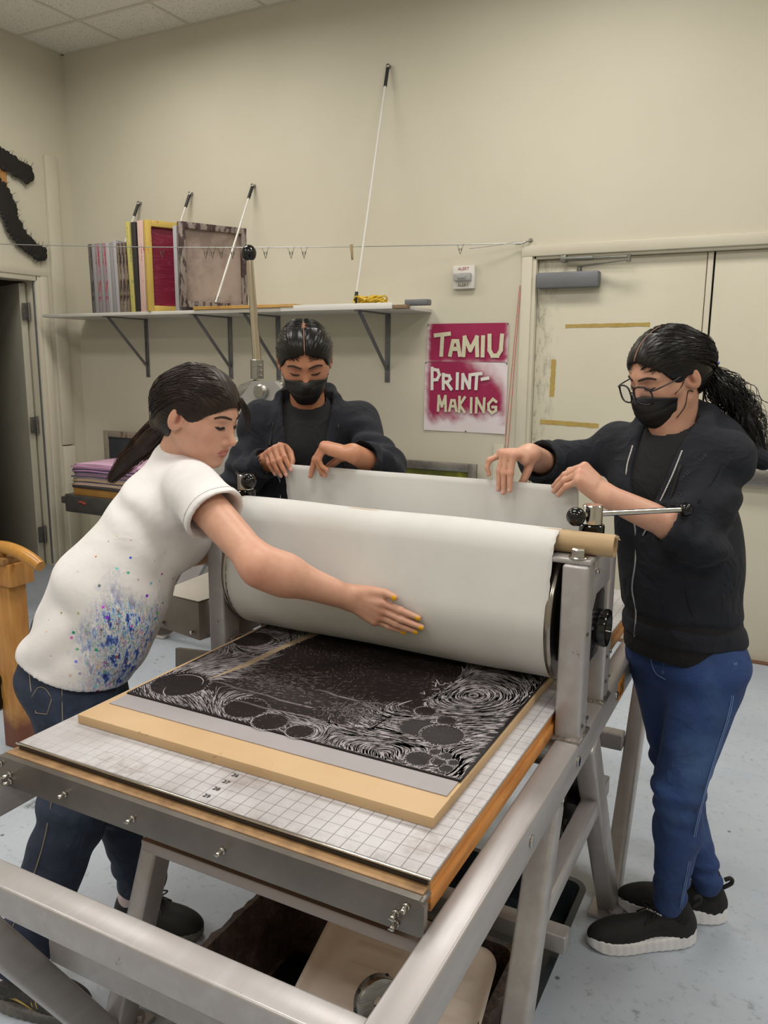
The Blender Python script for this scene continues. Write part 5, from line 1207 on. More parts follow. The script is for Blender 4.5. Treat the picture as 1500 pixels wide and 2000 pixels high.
def laces(parent, fr, L, mat, n=5, r=.0022):
    bm = B()
    for k in range(n):
        x = .115+k*(L-.19)/n; z = .092-.008*k-.004*k*.5; w = .022-.001*k
        tube(bm, smoothpath([fr.w((x, -w, z-.010)), fr.w((x+.006, 0, z+.003)), fr.w((x+.012, w, z-.010))], 4), r, 6)
    a = fr.w((.118, 0, .097))
    for s in (-1, 1):
        tube(bm, smoothpath([a, fr.w((.125, s*.02, .108)), fr.w((.140, s*.035, .100)), fr.w((.125, s*.02, .092)), a], 4), r, 6)
        tube(bm, smoothpath([a, fr.w((.135, s*.012, .098)), fr.w((.155, s*.028, .078))], 4), r, 6)
    return obj('laces', bm, mat, parent, 180)
# ================================================================ the three people
skinL, skinR, skinM = skin_mat('skin_fair'), skin_mat('skin_right'), skin_mat('skin_middle')
def onsurf(fn, p, d, lim=.12):
    """slide from p along d until the surface of fn"""
    p = V3(p); d = V3(d)/np.linalg.norm(d); t = 0
    for _ in range(60):
        v = float(fn((p+d*t)[None].astype(F32))[0])
        if v < .0004: break
        t += max(v*.7, .0004)
        if t > lim: break
    return Vector([float(a) for a in p+d*t])
def surf_line(fn, pts, d, lift=.0):
    d = V3(d)/np.linalg.norm(d); return [onsurf(fn, p, d)-Vector([float(a)*lift for a in d]) for p in pts]
def face_parts(parent, fr, fn, hairm, lashm, brow=True, r=.0027):
    for s in (-1, 1):
        if brow:
            pts = surf_line(fn, [fr.w((.14, s*y, z)) for y, z in ((.011, .0310), (.020, .0330), (.032, .0350), (.043, .0335), (.053, .0285))], fr.d((-1, 0, 0)), .0)
            bm = B(); tube(bm, smoothpath(pts, 4), [r*(.6+.6*math.sin(PI*(.15+.75*i/16))) for i in range(17)], 6); obj('eyebrow', bm, hairm, parent, 180)
        pts = surf_line(fn, [fr.w((.14, s*y, z)) for y, z in ((.0175, .0070), (.024, .0045), (.032, .0035), (.040, .0050), (.0475, .0090))], fr.d((-1, 0, 0)), .0006)
        bm = B(); tube(bm, smoothpath(pts, 4), [.0009+.0012*math.sin(PI*i/16) for i in range(17)], 5)
        for i in range(12):
            a = smoothpath(pts, 4)[2+i]; tube(bm, [a, a+Vector([float(q) for q in fr.d((.006, s*.0015*(i-5)/5, -.0035))])], [.0005, .0002], 4)
        obj('eyelashes', bm, lashm, parent, 180)
def mask_sdf(P, fr):
    q = fr.loc(P); d = head_sdf(P, fr, False)/fr.s-.0045; d = smin(d, s_ell(q, (.066, 0, -.052), (.043, .047, .047)), .02)
    d = d+.0010*np.maximum(0, np.sin((q[:, 2]+.02)*230+q[:, 0]*30))*(np.abs(q[:, 2]+.055) < .03)
    top = -.010+.40*(q[:, 0]-.095)*(q[:, 0] < .095); d = smax(d, q[:, 2]-top, .003); d = smax(d, -(q[:, 0]-.034+.12*(q[:, 2]+.05)), .003); return smax(d, -(q[:, 2]+.113), .003)*fr.s
def mask(parent, fr, fn):
    m = thing_mask = soft('face_mask', lambda P: mask_sdf(P, fr), *bounds([fr.w(p) for p in ((.13, .08, .02), (.0, -.08, -.13), (.13, -.08, .02), (0, .08, -.13), (0, .08, .02), (.13, -.08, -.13))], .01), .0022, M('black_mask', '#121213', '#171718', 20, .55, bump=(60, .2, .003)), parent)
    for s in (-1, 1):
        bm = B()
        for z0, z1 in ((-.022, .018), (-.088, -.032)):
            pts = [onsurf(fn, fr.w((x, s*.13, z)), fr.d((0, -s, 0)))+Vector([float(q) for q in fr.d((0, s*.0012, 0))]) for x, z in ((.042, z0), (.018, z0*.6+z1*.4), (.004, z1), (-.012, z1+(.004 if z0 > -.05 else -.006)))]
            tube(bm, smoothpath(pts, 4), .0012, 6)
        obj('ear_loop', bm, M('black_mask', '#121213'), m, 180)
    return m
def limb(P, S_, E_, W_, r, k=.03):
    """upper arm, elbow, forearm; r = (shoulder, elbow, forearm bulge, wrist)"""
    S_, E_, W_ = V3(S_), V3(E_), V3(W_); mid = E_+(W_-E_)*.28
    d = s_cone(P, S_, E_, r[0], r[1]); d = smin(d, s_cone(P, E_, mid, r[1]*.97, r[2]), k); d = smin(d, s_cone(P, mid, W_, r[2], r[3]), k); return d

# ---------------------------------------------------------------- left: woman in the paint-spattered T-shirt
def person_left():
    T = thing('person', 'person in a white paint-spattered T-shirt leaning over to press the paper with one hand', 'person', (-.79, .4, 0))
    pel, neck = V3((-.79, .40, .83)), V3((-.60, .635, 1.335)); shR, shL = V3((-.455, .515, 1.262)), V3((-.70, .77, 1.285)); elR, wrR = V3((-.212, .448, 1.122)), V3((-.070, .583, 1.037))
    elL, wrL = V3((-.66, .73, 1.045)), V3((-.515, .90, 1.06)); wrL2 = wrL
    hip_side = V3((.47, -.88, 0)); ch_side = V3((.69, -.72, .0))
    chest = V3((-.620, .570, 1.15)); waist = V3((-.685, .455, .985))
    hf = Fr((-.512, .618, 1.424), (.925, .10, -.32), (.30, .03, .95))
    hand = Hand(Fr(wrR, (.955, .070, -.29), (-.03, -1, -.12), scale=.99), {'i': (.06, .06, .04), 'm': (.02, .08, .05), 'r': (.04, .10, .05), 'p': (.10, .12, .06)}, [(.016, .020, -.004), (.050, .039, -.005), (.084, .050, -.004), (.110, .051, -.002)], spread=(-.03, -.02, -.03, -.07))
    hand.tn = (0, .15, 1)
    hL = Hand(Fr(wrL, (.8, .5, -.1), (0, 0, 1), left=True, scale=.92), {f: (.5, .5, .3) for f in 'imrp'}, [(.016, .020, -.004), (.048, .042, -.010), (.076, .046, -.016), (.098, .040, -.022)])
    def arm(P):
        d = limb(P, shR, elR, wrR, (.048, .0375, .0385, .0225), .045)
        d = smin(d, s_econe(P, elR+(wrR-elR)*.55, wrR, hand.fr.d((0, 1, 0)), (.031, .027), (.0255, .0185)), .02)
        return smin(d, hand.sdf(P), .014)
    def head(P):
        d = head_sdf(P, hf); return smin(d, s_cone(P, hf.w((-.024, 0, -.045)), neck+V3((-.005, .0, -.02)), .049, .054), .03)
    def trunk(P):
        d = s_econe(P, pel+V3((0, 0, .03)), waist, hip_side, (.09, .07), (.09, .07)); d = smin(d, s_econe(P, waist, chest, ch_side, (.09, .07), (.10, .075)), .05)
        d = smin(d, s_cone(P, shL, shR, .04, .04), .06); d = smin(d, s_cone(P, neck, chest, .05, .07), .04); d = smin(d, limb(P, shL, elL, wrL, (.042, .036, .037, .024)), .03)
        return d
    def armL(P): return smin(limb(P, shL, elL, wrL, (.043, .037, .038, .024)), hL.sdf(P), .014)
    parts = []
    a = nets(head, *bounds([hf.w((.13, .1, .14)), hf.w((-.13, -.1, -.13)), neck, hf.w((.13, -.1, -.13)), hf.w((-.13, .1, .14))], .04), .0021); parts.append((relax(*a, 1), a[1]))
    a = nets(arm, *bounds([shR, elR, wrR, (.13, .62, .96), (.06, .6, 1.09)], .05), .0021); parts.append((relax(*a, 1), a[1]))
    a = nets(armL, *bounds([elL, wrL, hL.fr.w((.16, 0, -.03))], .055), .004); parts.append((relax(*a, 1), a[1]))
    a = nets(trunk, *bounds([pel, chest, shL, shR, elL, wrL2], .14), .010); parts.append((a[0], a[1]))
    V, F = joinVF(parts); Tn = tint_arr(V, '#cf9f87'); Tn = face_tint(hf.loc(V.astype(F32)), Tn, lipk=1.0)
    Tn = lipids(V, Tn, [(elR+V3((0, -.02, -.02)), .05, '#c2755f', .4)]+[(hand.fr.w(p), .011, '#c07d6a', .4) for p in ((.088, .026, .010), (.092, .008, .011), (.088, -.010, .010))])
    body = mesh_obj('body', V, F, skinL, T); set_tint(body, Tn)
    yn = M('yellow_nail', '#d9a21f', rough=.2)
    for n in hand.nails(): bm = B(); nail_mesh(bm, *n); o = obj('fingernail', bm, yn, body, 180); o['label'] = 'yellow painted nail'
    hb = hair_mat('hair_dark_brown', '#170f0b', '#2c1d15', .40); face_parts(body, hf, head, M('brow_dark', '#2a1e18', rough=.8), M('lash_black', '#0c0909', rough=.6))
    for s in (-1, 1):   # slit of the lowered eyes
        pts = surf_line(head, [hf.w((.14, s*y, z)) for y, z in ((.019, .0085), (.026, .0070), (.033, .0065), (.043, .0095))], hf.d((-1, 0, 0)), .0001); bm = B(); tube(bm, smoothpath(pts, 3), .0014, 6); obj('eye', bm, M('eye_dark', '#1a1310', rough=.1), body, 180)
    # hair: cap, combed strands, loose front locks, long low ponytail
    LH = ([-.2, -.085, -.05, -.012, .005, .016, .035, .050, .058, .070, .3], [-.10, -.055, -.035, -.030, -.024, .020, .040, .055, .085, .2, .2])
    def hcap(P):
        d = hair_sdf(P, hf, line=LH, bulk=.002, groove=False); q = hf.loc(P); d = smin(d, s_cone(P, hf.w((-.085, .0, -.035)), hf.w((-.108, -.005, -.05)), .036, .026), .03); return d
    hair = soft('hair', hcap, *bounds([hf.w((.12, .11, .15)), hf.w((-.16, -.11, -.10)), hf.w((.12, -.11, .15)), hf.w((-.16, .11, -.1))], .02), .0028, hb, T)
    rr = random.Random(2); st = []
    for i in range(300):
        s = rr.choice((-1, 1)); k = rr.random()
        if k < .45: st.append((rr.uniform(.060, .086), s*rr.uniform(.0, .060), rr.uniform(.058, .09)))
        elif k < .8: st.append((rr.uniform(-.06, .06), s*rr.uniform(.002, .03), .125))
        else: st.append((rr.uniform(.02, .05), s*.074, rr.uniform(.035, .055)))
    obj('hair_strands', strand_set(hf, st, (-.118, 0, -.055), 900, r=.0009, jit=.004, seed=3, off=.0035, wav=.0012, mids=(.62, .62), mj=.30), hb, hair, 180)
    tp = [hf.w((-.090, 0, -.045)), V3((-.668, .645, 1.395)), V3((-.718, .640, 1.350)), V3((-.775, .630, 1.300)), V3((-.825, .615, 1.245))]
    obj('ponytail', tail_strands(tp, [.026, .034, .034, .028, .012], 260, .0012, 4, curl=.002, cf=14), hair_mat('hair_tail_brown', '#24160e', '#4a3021', .45), hair, 180)
    soft('ponytail_core', lambda P: tail_core(P, tp, [.026, .033, .033, .026, .010]), *bounds(tp, .05), .004, hb, hair)
    bm = B()
    for i in range(26):     # wisps hanging past the far brow and at the temple
        if i % 3 == 0: continue
        f = rr.random(); y0 = .008+.04*f; x0 = .078-.3*abs(y0)**1.2
        base = V3((x0+.002, y0, .078 if i % 3 else .035)); L_ = rr.uniform(.05, .085) if i % 3 else rr.uniform(.03, .06)
        P = [hf.w(base+V3((.020*math.sin(t*2.2)*(1 if i % 3 else .1)+.004*t, (.045*t if i % 3 else -.006*t)+rr.uniform(-.001, .001), -L_*t))) for t in np.linspace(0, 1, 8)]
        tube(bm, P, [.0009, .0010, .0010, .0010, .0009, .0008, .0006, .0003], 4)
    obj('loose_lock', bm, hb, hair, 180)
    # T-shirt
    f_img = V3((.65, .76, 0))
    slv_end = shR+(elR-shR)*.36; sdir = (elR-shR)/np.linalg.norm(elR-shR)
    hemc = V3((-.764, .408, .80)); fdir = V3((.80, .60, 0))
    def shirt(P, inner=0.0):
        d = s_econe(P, hemc, waist, fdir, (.142, .150), (.128, .130)); d = smin(d, s_econe(P, waist, chest+V3((.0, .0, .02)), fdir, (.125, .128), (.110, .138)), .07)
        d = smin(d, s_ell(P, chest+V3((.055, .04, -.03)), (.065, .080, .070)), .05)
        d = smin(d, s_ell(P, V3((-.64, .42, .89)), (.065, .07, .09)), .07)
        d = smin(d, s_cone(P, shL, shR, .066, .062), .08); d = smin(d, s_cone(P, neck+V3((-.01, -.01, -.025)), chest, .055, .10), .05)
        sl = s_cone(P, shR, slv_end+(elR-shR)*.06, .060, .077); d = smin(d, sl, .035)
        sl2 = s_cone(P, shL, shL+(elL-shL)*.6, .058, .068); d = smin(d, sl2, .03)
        # drapery
        d = d+.0035*fnoise(P, 17, 2)+.0022*np.sin((P@V3((38, 22, 30)))+2*fnoise(P, 9, 4))*np.clip((1.2-P[:, 2])*4, 0, 1)
        d = folds(P, d, shR+V3((-.06, -.02, -.09)), (.5, .2, .8), .07, 60, .009, 31); d = folds(P, d, V3((-.64, .36, .93)), (.55, .45, .7), .10, 50, .008, 32); d = folds(P, d, V3((-.82, .36, .86)), (-.3, .3, .9), .09, 55, .007, 33); d = folds(P, d, slv_end-sdir*.02, (.2, .9, .5), .07, 60, .004, 34)
        # flat cuts: sleeve end hollow, hem, neck
        d = smax(d, np.where(s_cone(P, slv_end, slv_end+sdir*.08, .10, .10) < 0, (P-slv_end)@V3(sdir), F32(-1)).astype(F32), .002)
        hn = V3((-.26, -.13, -1)); hn /= np.linalg.norm(hn); d = smax(d, (P-V3((-.757, .42, .806)))@hn, .003)
        d = smax(d, -s_cone(P, slv_end-sdir*.06, slv_end+sdir*.05, .052, .0735), .003)
        d = smax(d, -s_econe(P, hemc+hn*.06, hemc-hn*.015, fdir, (.128, .136), (.112, .112)), .003)
        d = smax(d, -s_cone(P, neck+V3((.018, .0, .0)), neck+V3((.05, .0, .07)), .052, .062), .004)
        return d
    def paint(t, c):
        """paint wiped and spattered over the lower front"""
        sep = t.N('ShaderNodeVectorMath', operation='DISTANCE'); mp = t.N('ShaderNodeMapping'); t.L(t.obj(), mp.inputs['Vector']); mp.inputs['Scale'].default_value = (1, 1, .62)
        t.L(mp.outputs[0], sep.inputs[0]); sep.inputs[1].default_value = (-.535, .375, .84*.62)
        m = t.N('ShaderNodeMapRange'); t.L(t.math('ADD', sep.outputs['Value'], t.math('MULTIPLY', t.noise(11, 4, .6), .17)), m.inputs[0]); m.inputs[1].default_value = .165; m.inputs[2].default_value = .235; m.inputs[3].default_value = 1; m.inputs[4].default_value = 0
        n = t.noise(75, 6, .72, stretch=(1.6, 1.6, .7)); cc = t.noise(34, 4, .65, stretch=(1.8, 1.8, .7)); c2 = t.ramp(cc, [(.28, '#27346e'), (.38, '#3f5bb0'), (.44, '#7fa6d8'), (.48, '#cdd5de'), (.52, '#2f7f86'), (.55, '#d5d6dc'), (.585, '#a8506f'), (.605, '#6f8fcf'), (.65, '#b9b26a'), (.67, '#3a3f46'), (.75, '#8f6fc0')], 'CONSTANT')
        f = t.math('MULTIPLY', t.ramp(n, [(.40, 0.0), (.45, 1.0)]), m.outputs[0]); c = t.mix(f, c, c2)
        v = t.N('ShaderNodeTexVoronoi'); v.inputs['Scale'].default_value = 46; t.L(t.obj(), v.inputs['Vector'])
        m2 = t.N('ShaderNodeMapRange'); t.L(sep.outputs['Value'], m2.inputs[0]); m2.inputs[1].default_value = .12; m2.inputs[2].default_value = .24; m2.inputs[3].default_value = .20; m2.inputs[4].default_value = .06
        dot = t.math('LESS_THAN', v.outputs['Distance'], t.math('MULTIPLY', m2.outputs[0], 1.0)); m3 = t.math('MULTIPLY', dot, t.ramp(sep.outputs['Value'], [(.20, 1.0), (.27, 0.0)]))
        return t.mix(m3, c, t.mix(.25, v.outputs['Color'], '#2b3a8c'))
    tee = cloth_mat('tshirt_cotton', '#dfdbdb', '#e6e3e3', (.22, .1), .85, paint, creases=3.0)
    sh = soft('tshirt', shirt, (-1.06, .16, .68), (-.27, .97, 1.43), .0045, tee, T, 2)
    bm = B()      # hem and cuff stitching
    _, s_, u_ = frame_of(sdir); pts = []
    for a in np.linspace(0, 2*PI, 40): o_ = Vector([float(q) for q in slv_end-sdir*.018]); dd = s_*math.cos(a)+u_*math.sin(a); pts.append(onsurf(shirt, o_+dd*.12, -dd)+dd*.0003)
    tube(bm, pts, .0009, 5); obj('cuff_seam', bm, M('seam_white', '#cfcac6', rough=.8), sh, 180)
    # jeans
    hipR, hipL = V3((-.722, .365, .735)), V3((-.80, .48, .735)); knR, anR = V3((-.690, .310, .47)), V3((-.765, .195, .13)); knL, anL = V3((-.70, .47, .46)), V3((-.715, .545, .13))
    def leg(P, h_, k_, a_): d = s_cone(P, h_, k_, .090, .077); return smin(d, s_cone(P, k_, a_, .080, .066), .03)
    def jeans(P):
        d = s_econe(P, pel+V3((0, 0, -.05)), pel+V3((.01, .01, .06)), hip_side, (.140, .118), (.105, .090)); d = smin(d, s_ell(P, V3((-.835, .42, .735)), (.080, .085, .085)), .05)
        a = leg(P, hipR, knR, anR); b = leg(P, hipL, knL, anL); d = smin(smin(d, a, .06), b, .06); dn = (anR-knR)
        d = folds(P, d, knR+V3((-.02, 0, .0)), (0, .1, 1), .09, 70, .006, 1); d = folds(P, d, knL, (0, 0, 1), .10, 65, .006, 2); d = folds(P, d, anR+V3((0, 0, .03)), (0, 0, 1), .07, 95, .005, 3); d = folds(P, d, anL+V3((0, 0, .04)), (0, 0, 1), .08, 90, .005, 4)
        d = folds(P, d, hipR+V3((.02, -.05, -.03)), (.2, .2, 1), .07, 60, .004, 5); d = d+.002*fnoise(P, 20, 9)
        d = smax(d, .105-P[:, 2], .004); return smax(d, -smin(s_cone(P, anR+V3((0, 0, -.06)), anR+V3((0, 0, .03)), .052, .052), s_cone(P, anL+V3((0, 0, -.06)), anL+V3((0, 0, .03)), .052, .052), 0), .003)
    den = cloth_mat('denim_dark', '#1a2236', '#283246', (.3, .1), .85, lambda t, c: t.mix(t.math('MULTIPLY', t.ramp(t.noise(4.5, 4, .6), [(.52, 0.0), (.72, 1.0)]), .5), c, '#404f68'))
    je = soft('jeans', jeans, (-1.06, .06, .09), (-.52, .74, .95), .0048, den, T, 1)
    stm = M('denim_stitch', '#9a8a72', rough=.8)
    cam_p = V3((.808, -.93, 1.564))
    def seam(name, pts, r=.0011, dash=None, lbl=None):
        out = []
        for p in pts:
            d = V3(p)-cam_p; d /= np.linalg.norm(d); q = onsurf(jeans, V3(p)-d*.12, d, .3)
            if abs(float(jeans(V3(q)[None])[0])) < .004: out.append(q-Vector([float(a)*.0006 for a in d]))
        if len(out) < 2: return
        bm = B(); tube(bm, out if name == 'back_pocket' else smoothpath(out, 3), r, 5); return obj(name, bm, stm, je, 180)
    seam('side_seam', [(-.699, .31, .825), (-.701, .31, .784), (-.706, .31, .717), (-.707, .31, .664), (-.712, .295, .60), (-.715, .265, .50), (-.725, .24, .40), (-.75, .20, .28), (-.79, .16, .16)])
    pk = [(-.813, .31, .825), (-.726, .31, .833), (-.742, .31, .749), (-.76, .31, .712), (-.800, .31, .706), (-.812, .31, .767), (-.813, .31, .825)]
    seam('back_pocket', pk); seam('pocket_arch', [(-.811, .31, .745), (-.786, .31, .775), (-.76, .31, .778), (-.741, .31, .76)], .0009); seam('front_pocket', [(-.696, .31, .822), (-.648, .31, .815), (-.589, .31, .828), (-.563, .31, .845)])
    # trainers with worn grey mesh and gold lines, sock
    su = NT('trainer_mesh'); su.col(su.ramp(su.noise(70, 4, .7), [(.35, '#1c1a19'), (.6, '#3a3634'), (.75, '#55504c')])); su = su.done(.6); ss_ = M('trainer_sole', '#4c4a48', '#6c6963', 16, .6)
    s1, fr1, L1 = shoe(T, (-.850, .165, 0), (-.583, .225, 0), .030, su, ss_); laces(s1, fr1, L1, M('lace_dark', '#57514a', rough=.8), 6)
    def upf(P): q = fr1.loc(P); d = s_ell(q, (.055, 0, .050), (.060, .037, .052)); return smin(d, s_ell(q, (L1-.085, 0, .040), (.092, .045, .040)), .05)
    gl = M('gold_line', '#b79a4a', rough=.4); bm = B()
    for pl in ([(.05, .035), (.10, .075)], [(.065, .03), (.115, .07)], [(.03, .07), (.08, .04), (.14, .032)], [(.03, .06), (.08, .032), (.15, .028)], [(.135, .07), (.15, .04)], [(.15, .07), (.165, .04)]):
        tube(bm, [onsurf(upf, fr1.w((x, -.09, z)), fr1.d((0, 1, 0))) for x, z in [(pl[0][0]+(pl[-1][0]-pl[0][0])*k/5, pl[0][1]+(pl[-1][1]-pl[0][1])*k/5) for k in range(6)]], .0016, 5)
    obj('side_stripes', bm, gl, s1, 180)
    s2, fr2, L2 = shoe(T, (-.775, .505, 0), (-.525, .565, 0), .028, M('trainer_black', '#171717', rough=.6), ss_); laces(s2, fr2, L2, M('lace_dark', '#57514a'), 5)
    for a_, fr in ((anR, fr1), (anL, fr2)):
        soft('sock', lambda P: smin(s_cone(P, fr.w((.052, 0, .055)), fr.w((.05, 0, .10)), .031, .034), s_cone(P, fr.w((.05, 0, .10)), a_+V3((0, 0, .06)), .034, .040), .02), *bounds([fr.w((.05, 0, .05)), a_+V3((0, 0, .07))], .06), .004, M('sock_pink_white', '#d8c8cb', rough=.9), T)
person_left()

# ---------------------------------------------------------------- hooded tops shared by the other two
def hoodie_sdf(P, k, cuts=True):
    ch = k['ch']; q = ch.loc(P)      # chest frame: origin at neck base, x forward, y left, z up
    pel = k['pel']; side = ch.d((0, 1, 0)); hs = k.get('hip_side', side)
    waist = ch.o*.42+pel*.58; chest = ch.w((.012, 0, -.15))
    d = s_econe(P, pel+V3((0, 0, k['hem'])), waist, hs, k['w_hem'], k['w_waist']); d = smin(d, s_econe(P, waist, chest, side, k['w_waist'], k['w_chest']), .08)
    d = smin(d, s_cone(P, k['shL'], k['shR'], .062, .062), .07); d = smin(d, s_cone(P, ch.w((-.015, 0, .0)), chest, .058, .10), .05)
    for S_, E_, W_, cuff in ((k['shL'], k['elL'], k['wrL'], k['cuffL']), (k['shR'], k['elR'], k['wrR'], k['cuffR'])):
        C_ = E_+(W_-E_)*cuff; e = s_cone(P, S_, E_, .055, .060); e = smin(e, s_cone(P, E_, C_, .060, k.get('cuff_r', .052)), .03)
        ax = E_-S_; e = folds(P, e, E_, ax, .09, 78, .009, 11); e = folds(P, e, E_+(C_-E_)*.6, C_-E_, .07, 110, .006, 12); e = folds(P, e, S_+(E_-S_)*.45, ax, .08, 60, .010, 13)
        d = smin(d, e, .035)
    # hood lying on the back and its rolled edge round the neck
    d = smin(d, s_ell(q, k.get('hood_c', (-.085, .0, -.035)), k.get('hood_r', (.060, .105, .075))), .03)
    for (a_, b_, r1_, r2_) in k.get('extra', ()): d = smin(d, s_cone(P, a_, b_, r1_, r2_), .03)
    rim = [ch.w(p) for p in k.get('rim', ((.075, .055, -.085), (.050, .075, -.035), (.0, .082, .010), (-.055, .060, .030), (-.075, 0, .036), (-.055, -.060, .030), (.0, -.082, .010), (.050, -.075, -.035), (.075, -.055, -.085)))]
    d = smin(d, chain(P, rim, [.014, .019, .023, .025, .026, .025, .023, .019, .014], .01), .02)
    d = d+.0045*fnoise(P, 13, 21)+.0016*np.sin(P@V3((30, 22, 44))+2.2*fnoise(P, 8, 22))
    hz = float(pel[2]+k['hem']); band = .055; d = d+.010*np.exp(-((P[:, 2]-hz-band)/.012)**2)*(np.abs(P[:, 2]-hz-band) < .05)
    d = smax(d, hz-P[:, 2], .006)
    if cuts:
        w = np.interp(q[:, 2], [-.60, k['vz'], -.10, .0, .1], [-.05, -.004, k['vw'], k['vw']*1.25, k['vw']*1.3]).astype(F32)
        d = smax(d, np.minimum(w-np.abs(q[:, 1]-k.get('vy', 0.0)-k.get('vs', 0)*(q[:, 2]-k['vz'])), q[:, 0]+.0), .008)
        d = smax(d, -s_cone(P, ch.w((.012, 0, .0)), ch.w((.05, 0, .13)), .058, .085), .006)
        for E_, W_, cuff in ((k['elL'], k['wrL'], k['cuffL']), (k['elR'], k['wrR'], k['cuffR'])):
            C_ = E_+(W_-E_)*cuff; ax = (W_-E_)/np.linalg.norm(W_-E_); d = smax(d, np.where(s_cone(P, C_, C_+ax*.04, .058, .058) < 0, (P-C_)@V3(ax), F32(-1)).astype(F32), .003); d = smax(d, -s_cone(P, C_-ax*.02, C_+ax*.05, .043, .045), .003)
    return d
def tee_sdf(P, k):
    ch = k['ch']; pel = k['pel']; side = ch.d((0, 1, 0)); waist = ch.o*.42+pel*.58; chest = ch.w((.012, 0, -.15)); s = .006
    d = s_econe(P, pel+V3((0, 0, k['hem']-.02)), waist, k.get('hip_side', side), tuple(a-s for a in k['w_hem']), tuple(a-s for a in k['w_waist'])); d = smin(d, s_econe(P, waist, chest, side, tuple(a-s for a in k['w_waist']), tuple(a-s for a in k['w_chest'])), .08)
    d = smin(d, s_cone(P, k['shL'], k['shR'], .048, .048), .07); d = smin(d, s_cone(P, ch.w((-.01, 0, -.01)), chest, .060, .09), .05)
    d = d+.002*fnoise(P, 17, 31); d = smax(d, -s_cone(P, ch.w((.014, 0, .012)), ch.w((.05, 0, .09)), .057, .075), .003)
    return smax(d, pel[2]+k['hem']-k.get('tee_below', .03)-P[:, 2], .004)
zipm = M('zip_silver', '#b9b9bb', rough=.3, metal=.8)
def zip_line(hd, parent, k, pts, r=.0024, name='zip'):
    ch = k['ch']; fn = lambda P: hoodie_sdf(P, k); out = []
    for y, z in pts: out.append(onsurf(fn, ch.w((.30, y, z)), ch.d((-1, 0, 0)), .4))
    out = smoothpath(out, 6); bm = B(); tube(bm, out, r*.9, 6); n = 0
    for a, b in zip(out, out[1:]):
        L = (b-a).length; m = max(1, int(L/.0032)); D = (b-a).normalized()
        for i in range(m):
            p = a+(b-a)*(i/m); ball(bm, p, r*1.15, 6)
    return obj(name, bm, zipm, parent, 180)
def drawcord(parent, k, pts, mat, r=.0035):
    ch = k['ch']; fn = lambda P: hoodie_sdf(P, k); out = [onsurf(fn, ch.w((.30, y, z)), ch.d((-1, 0, 0)), .4) for y, z in pts]; bm = B(); tube(bm, smoothpath(out, 4), r, 8); return obj('drawcord', bm, mat, parent, 180)
def build_body(T, skin, base, hf, neck, k, hands, spots=(), blush='#c08468', fore=.0024, lipk=.0):
    def head(P): d = head_sdf(P, hf); return smin(d, s_cone(P, hf.w((-.022, 0, -.045)), V3(neck)+V3((0, 0, -.03)), .050, .056), .03)
    parts = []; a = nets(head, *bounds([hf.w((.13, .1, .14)), hf.w((-.13, -.1, -.13)), neck, hf.w((.13, -.1, -.13)), hf.w((-.13, .1, .14))], .04), .0023); parts.append((relax(*a, 1), a[1]))
    for hd, E_, W_, S_ in ((hands[0], k['elL'], k['wrL'], k['shL']), (hands[1], k['elR'], k['wrR'], k['shR'])):
        def arm(P):
            d = limb(P, S_, E_, W_, (.038, .0325, .0335, .0225)); d = smin(d, s_econe(P, E_+(W_-E_)*.55, W_, hd.fr.d((0, 1, 0)), (.030, .026), (.0260, .0190)), .02); return smin(d, hd.sdf(P), .014)
        pts = [E_, W_]+[hd.fr.w(j) for f in 'imrp' for j in hd.j[f][0]]+[hd.fr.w(t) for t in hd.thumb]
        a = nets(arm, *bounds(pts, .045), fore); parts.append((relax(*a, 1), a[1]))
    def trunk(P):
        ch = k['ch']; w_ = ch.o*.42+k['pel']*.58; c_ = ch.w((0, 0, -.15)); sd = ch.d((0, 1, 0))
        d = s_econe(P, k['pel'], w_, sd, (.12, .08), (.10, .07)); d = smin(d, s_econe(P, w_, c_, sd, (.10, .07), (.12, .08)), .05); d = smin(d, s_cone(P, k['shL'], k['shR'], .035, .035), .05); d = smin(d, s_cone(P, neck, c_, .045, .06), .03)
        d = smin(d, s_cone(P, k['shL'], k['elL'], .035, .03), .03); return smin(d, s_cone(P, k['shR'], k['elR'], .035, .03), .03)
    a = nets(trunk, *bounds([k['pel'], neck, k['shL'], k['shR'], k['elL'], k['elR']], .13), .011); parts.append(a)
    V, F = joinVF(parts); Tn = tint_arr(V, base); Tn = face_tint(hf.loc(V.astype(F32)), Tn, blush, lipk=lipk); sp = []
    for hd in hands:
        for n in hd.nails(): sp.append((n[0], .0062, '#d9a898', .8))
        for f in 'imrp': sp.append((hd.fr.w(hd.j[f][0][1]), .009, '#b5705c', .45)); sp.append((hd.fr.w(V3(hd.j[f][0][0])+V3((0, 0, .008))), .012, '#c07d68', .4))
    Tn = lipids(V, Tn, sp+list(spots)); body = mesh_obj('body', V, F, skin, T); set_tint(body, Tn)
    for hd in hands:
        for n in hd.nails(): bm = B(); nail_mesh(bm, *n, sc=.9); obj('fingernail', bm, M('nail_natural', '#c9988a', rough=.3), body, 180)
    return body, head
navy = lambda n: cloth_mat(n, '#10131b', '#181c26', (.35, .1), .92, None, 500)
blacktee = cloth_mat('black_tee', '#0d0d0f', '#131316', (.25, .1), .9)

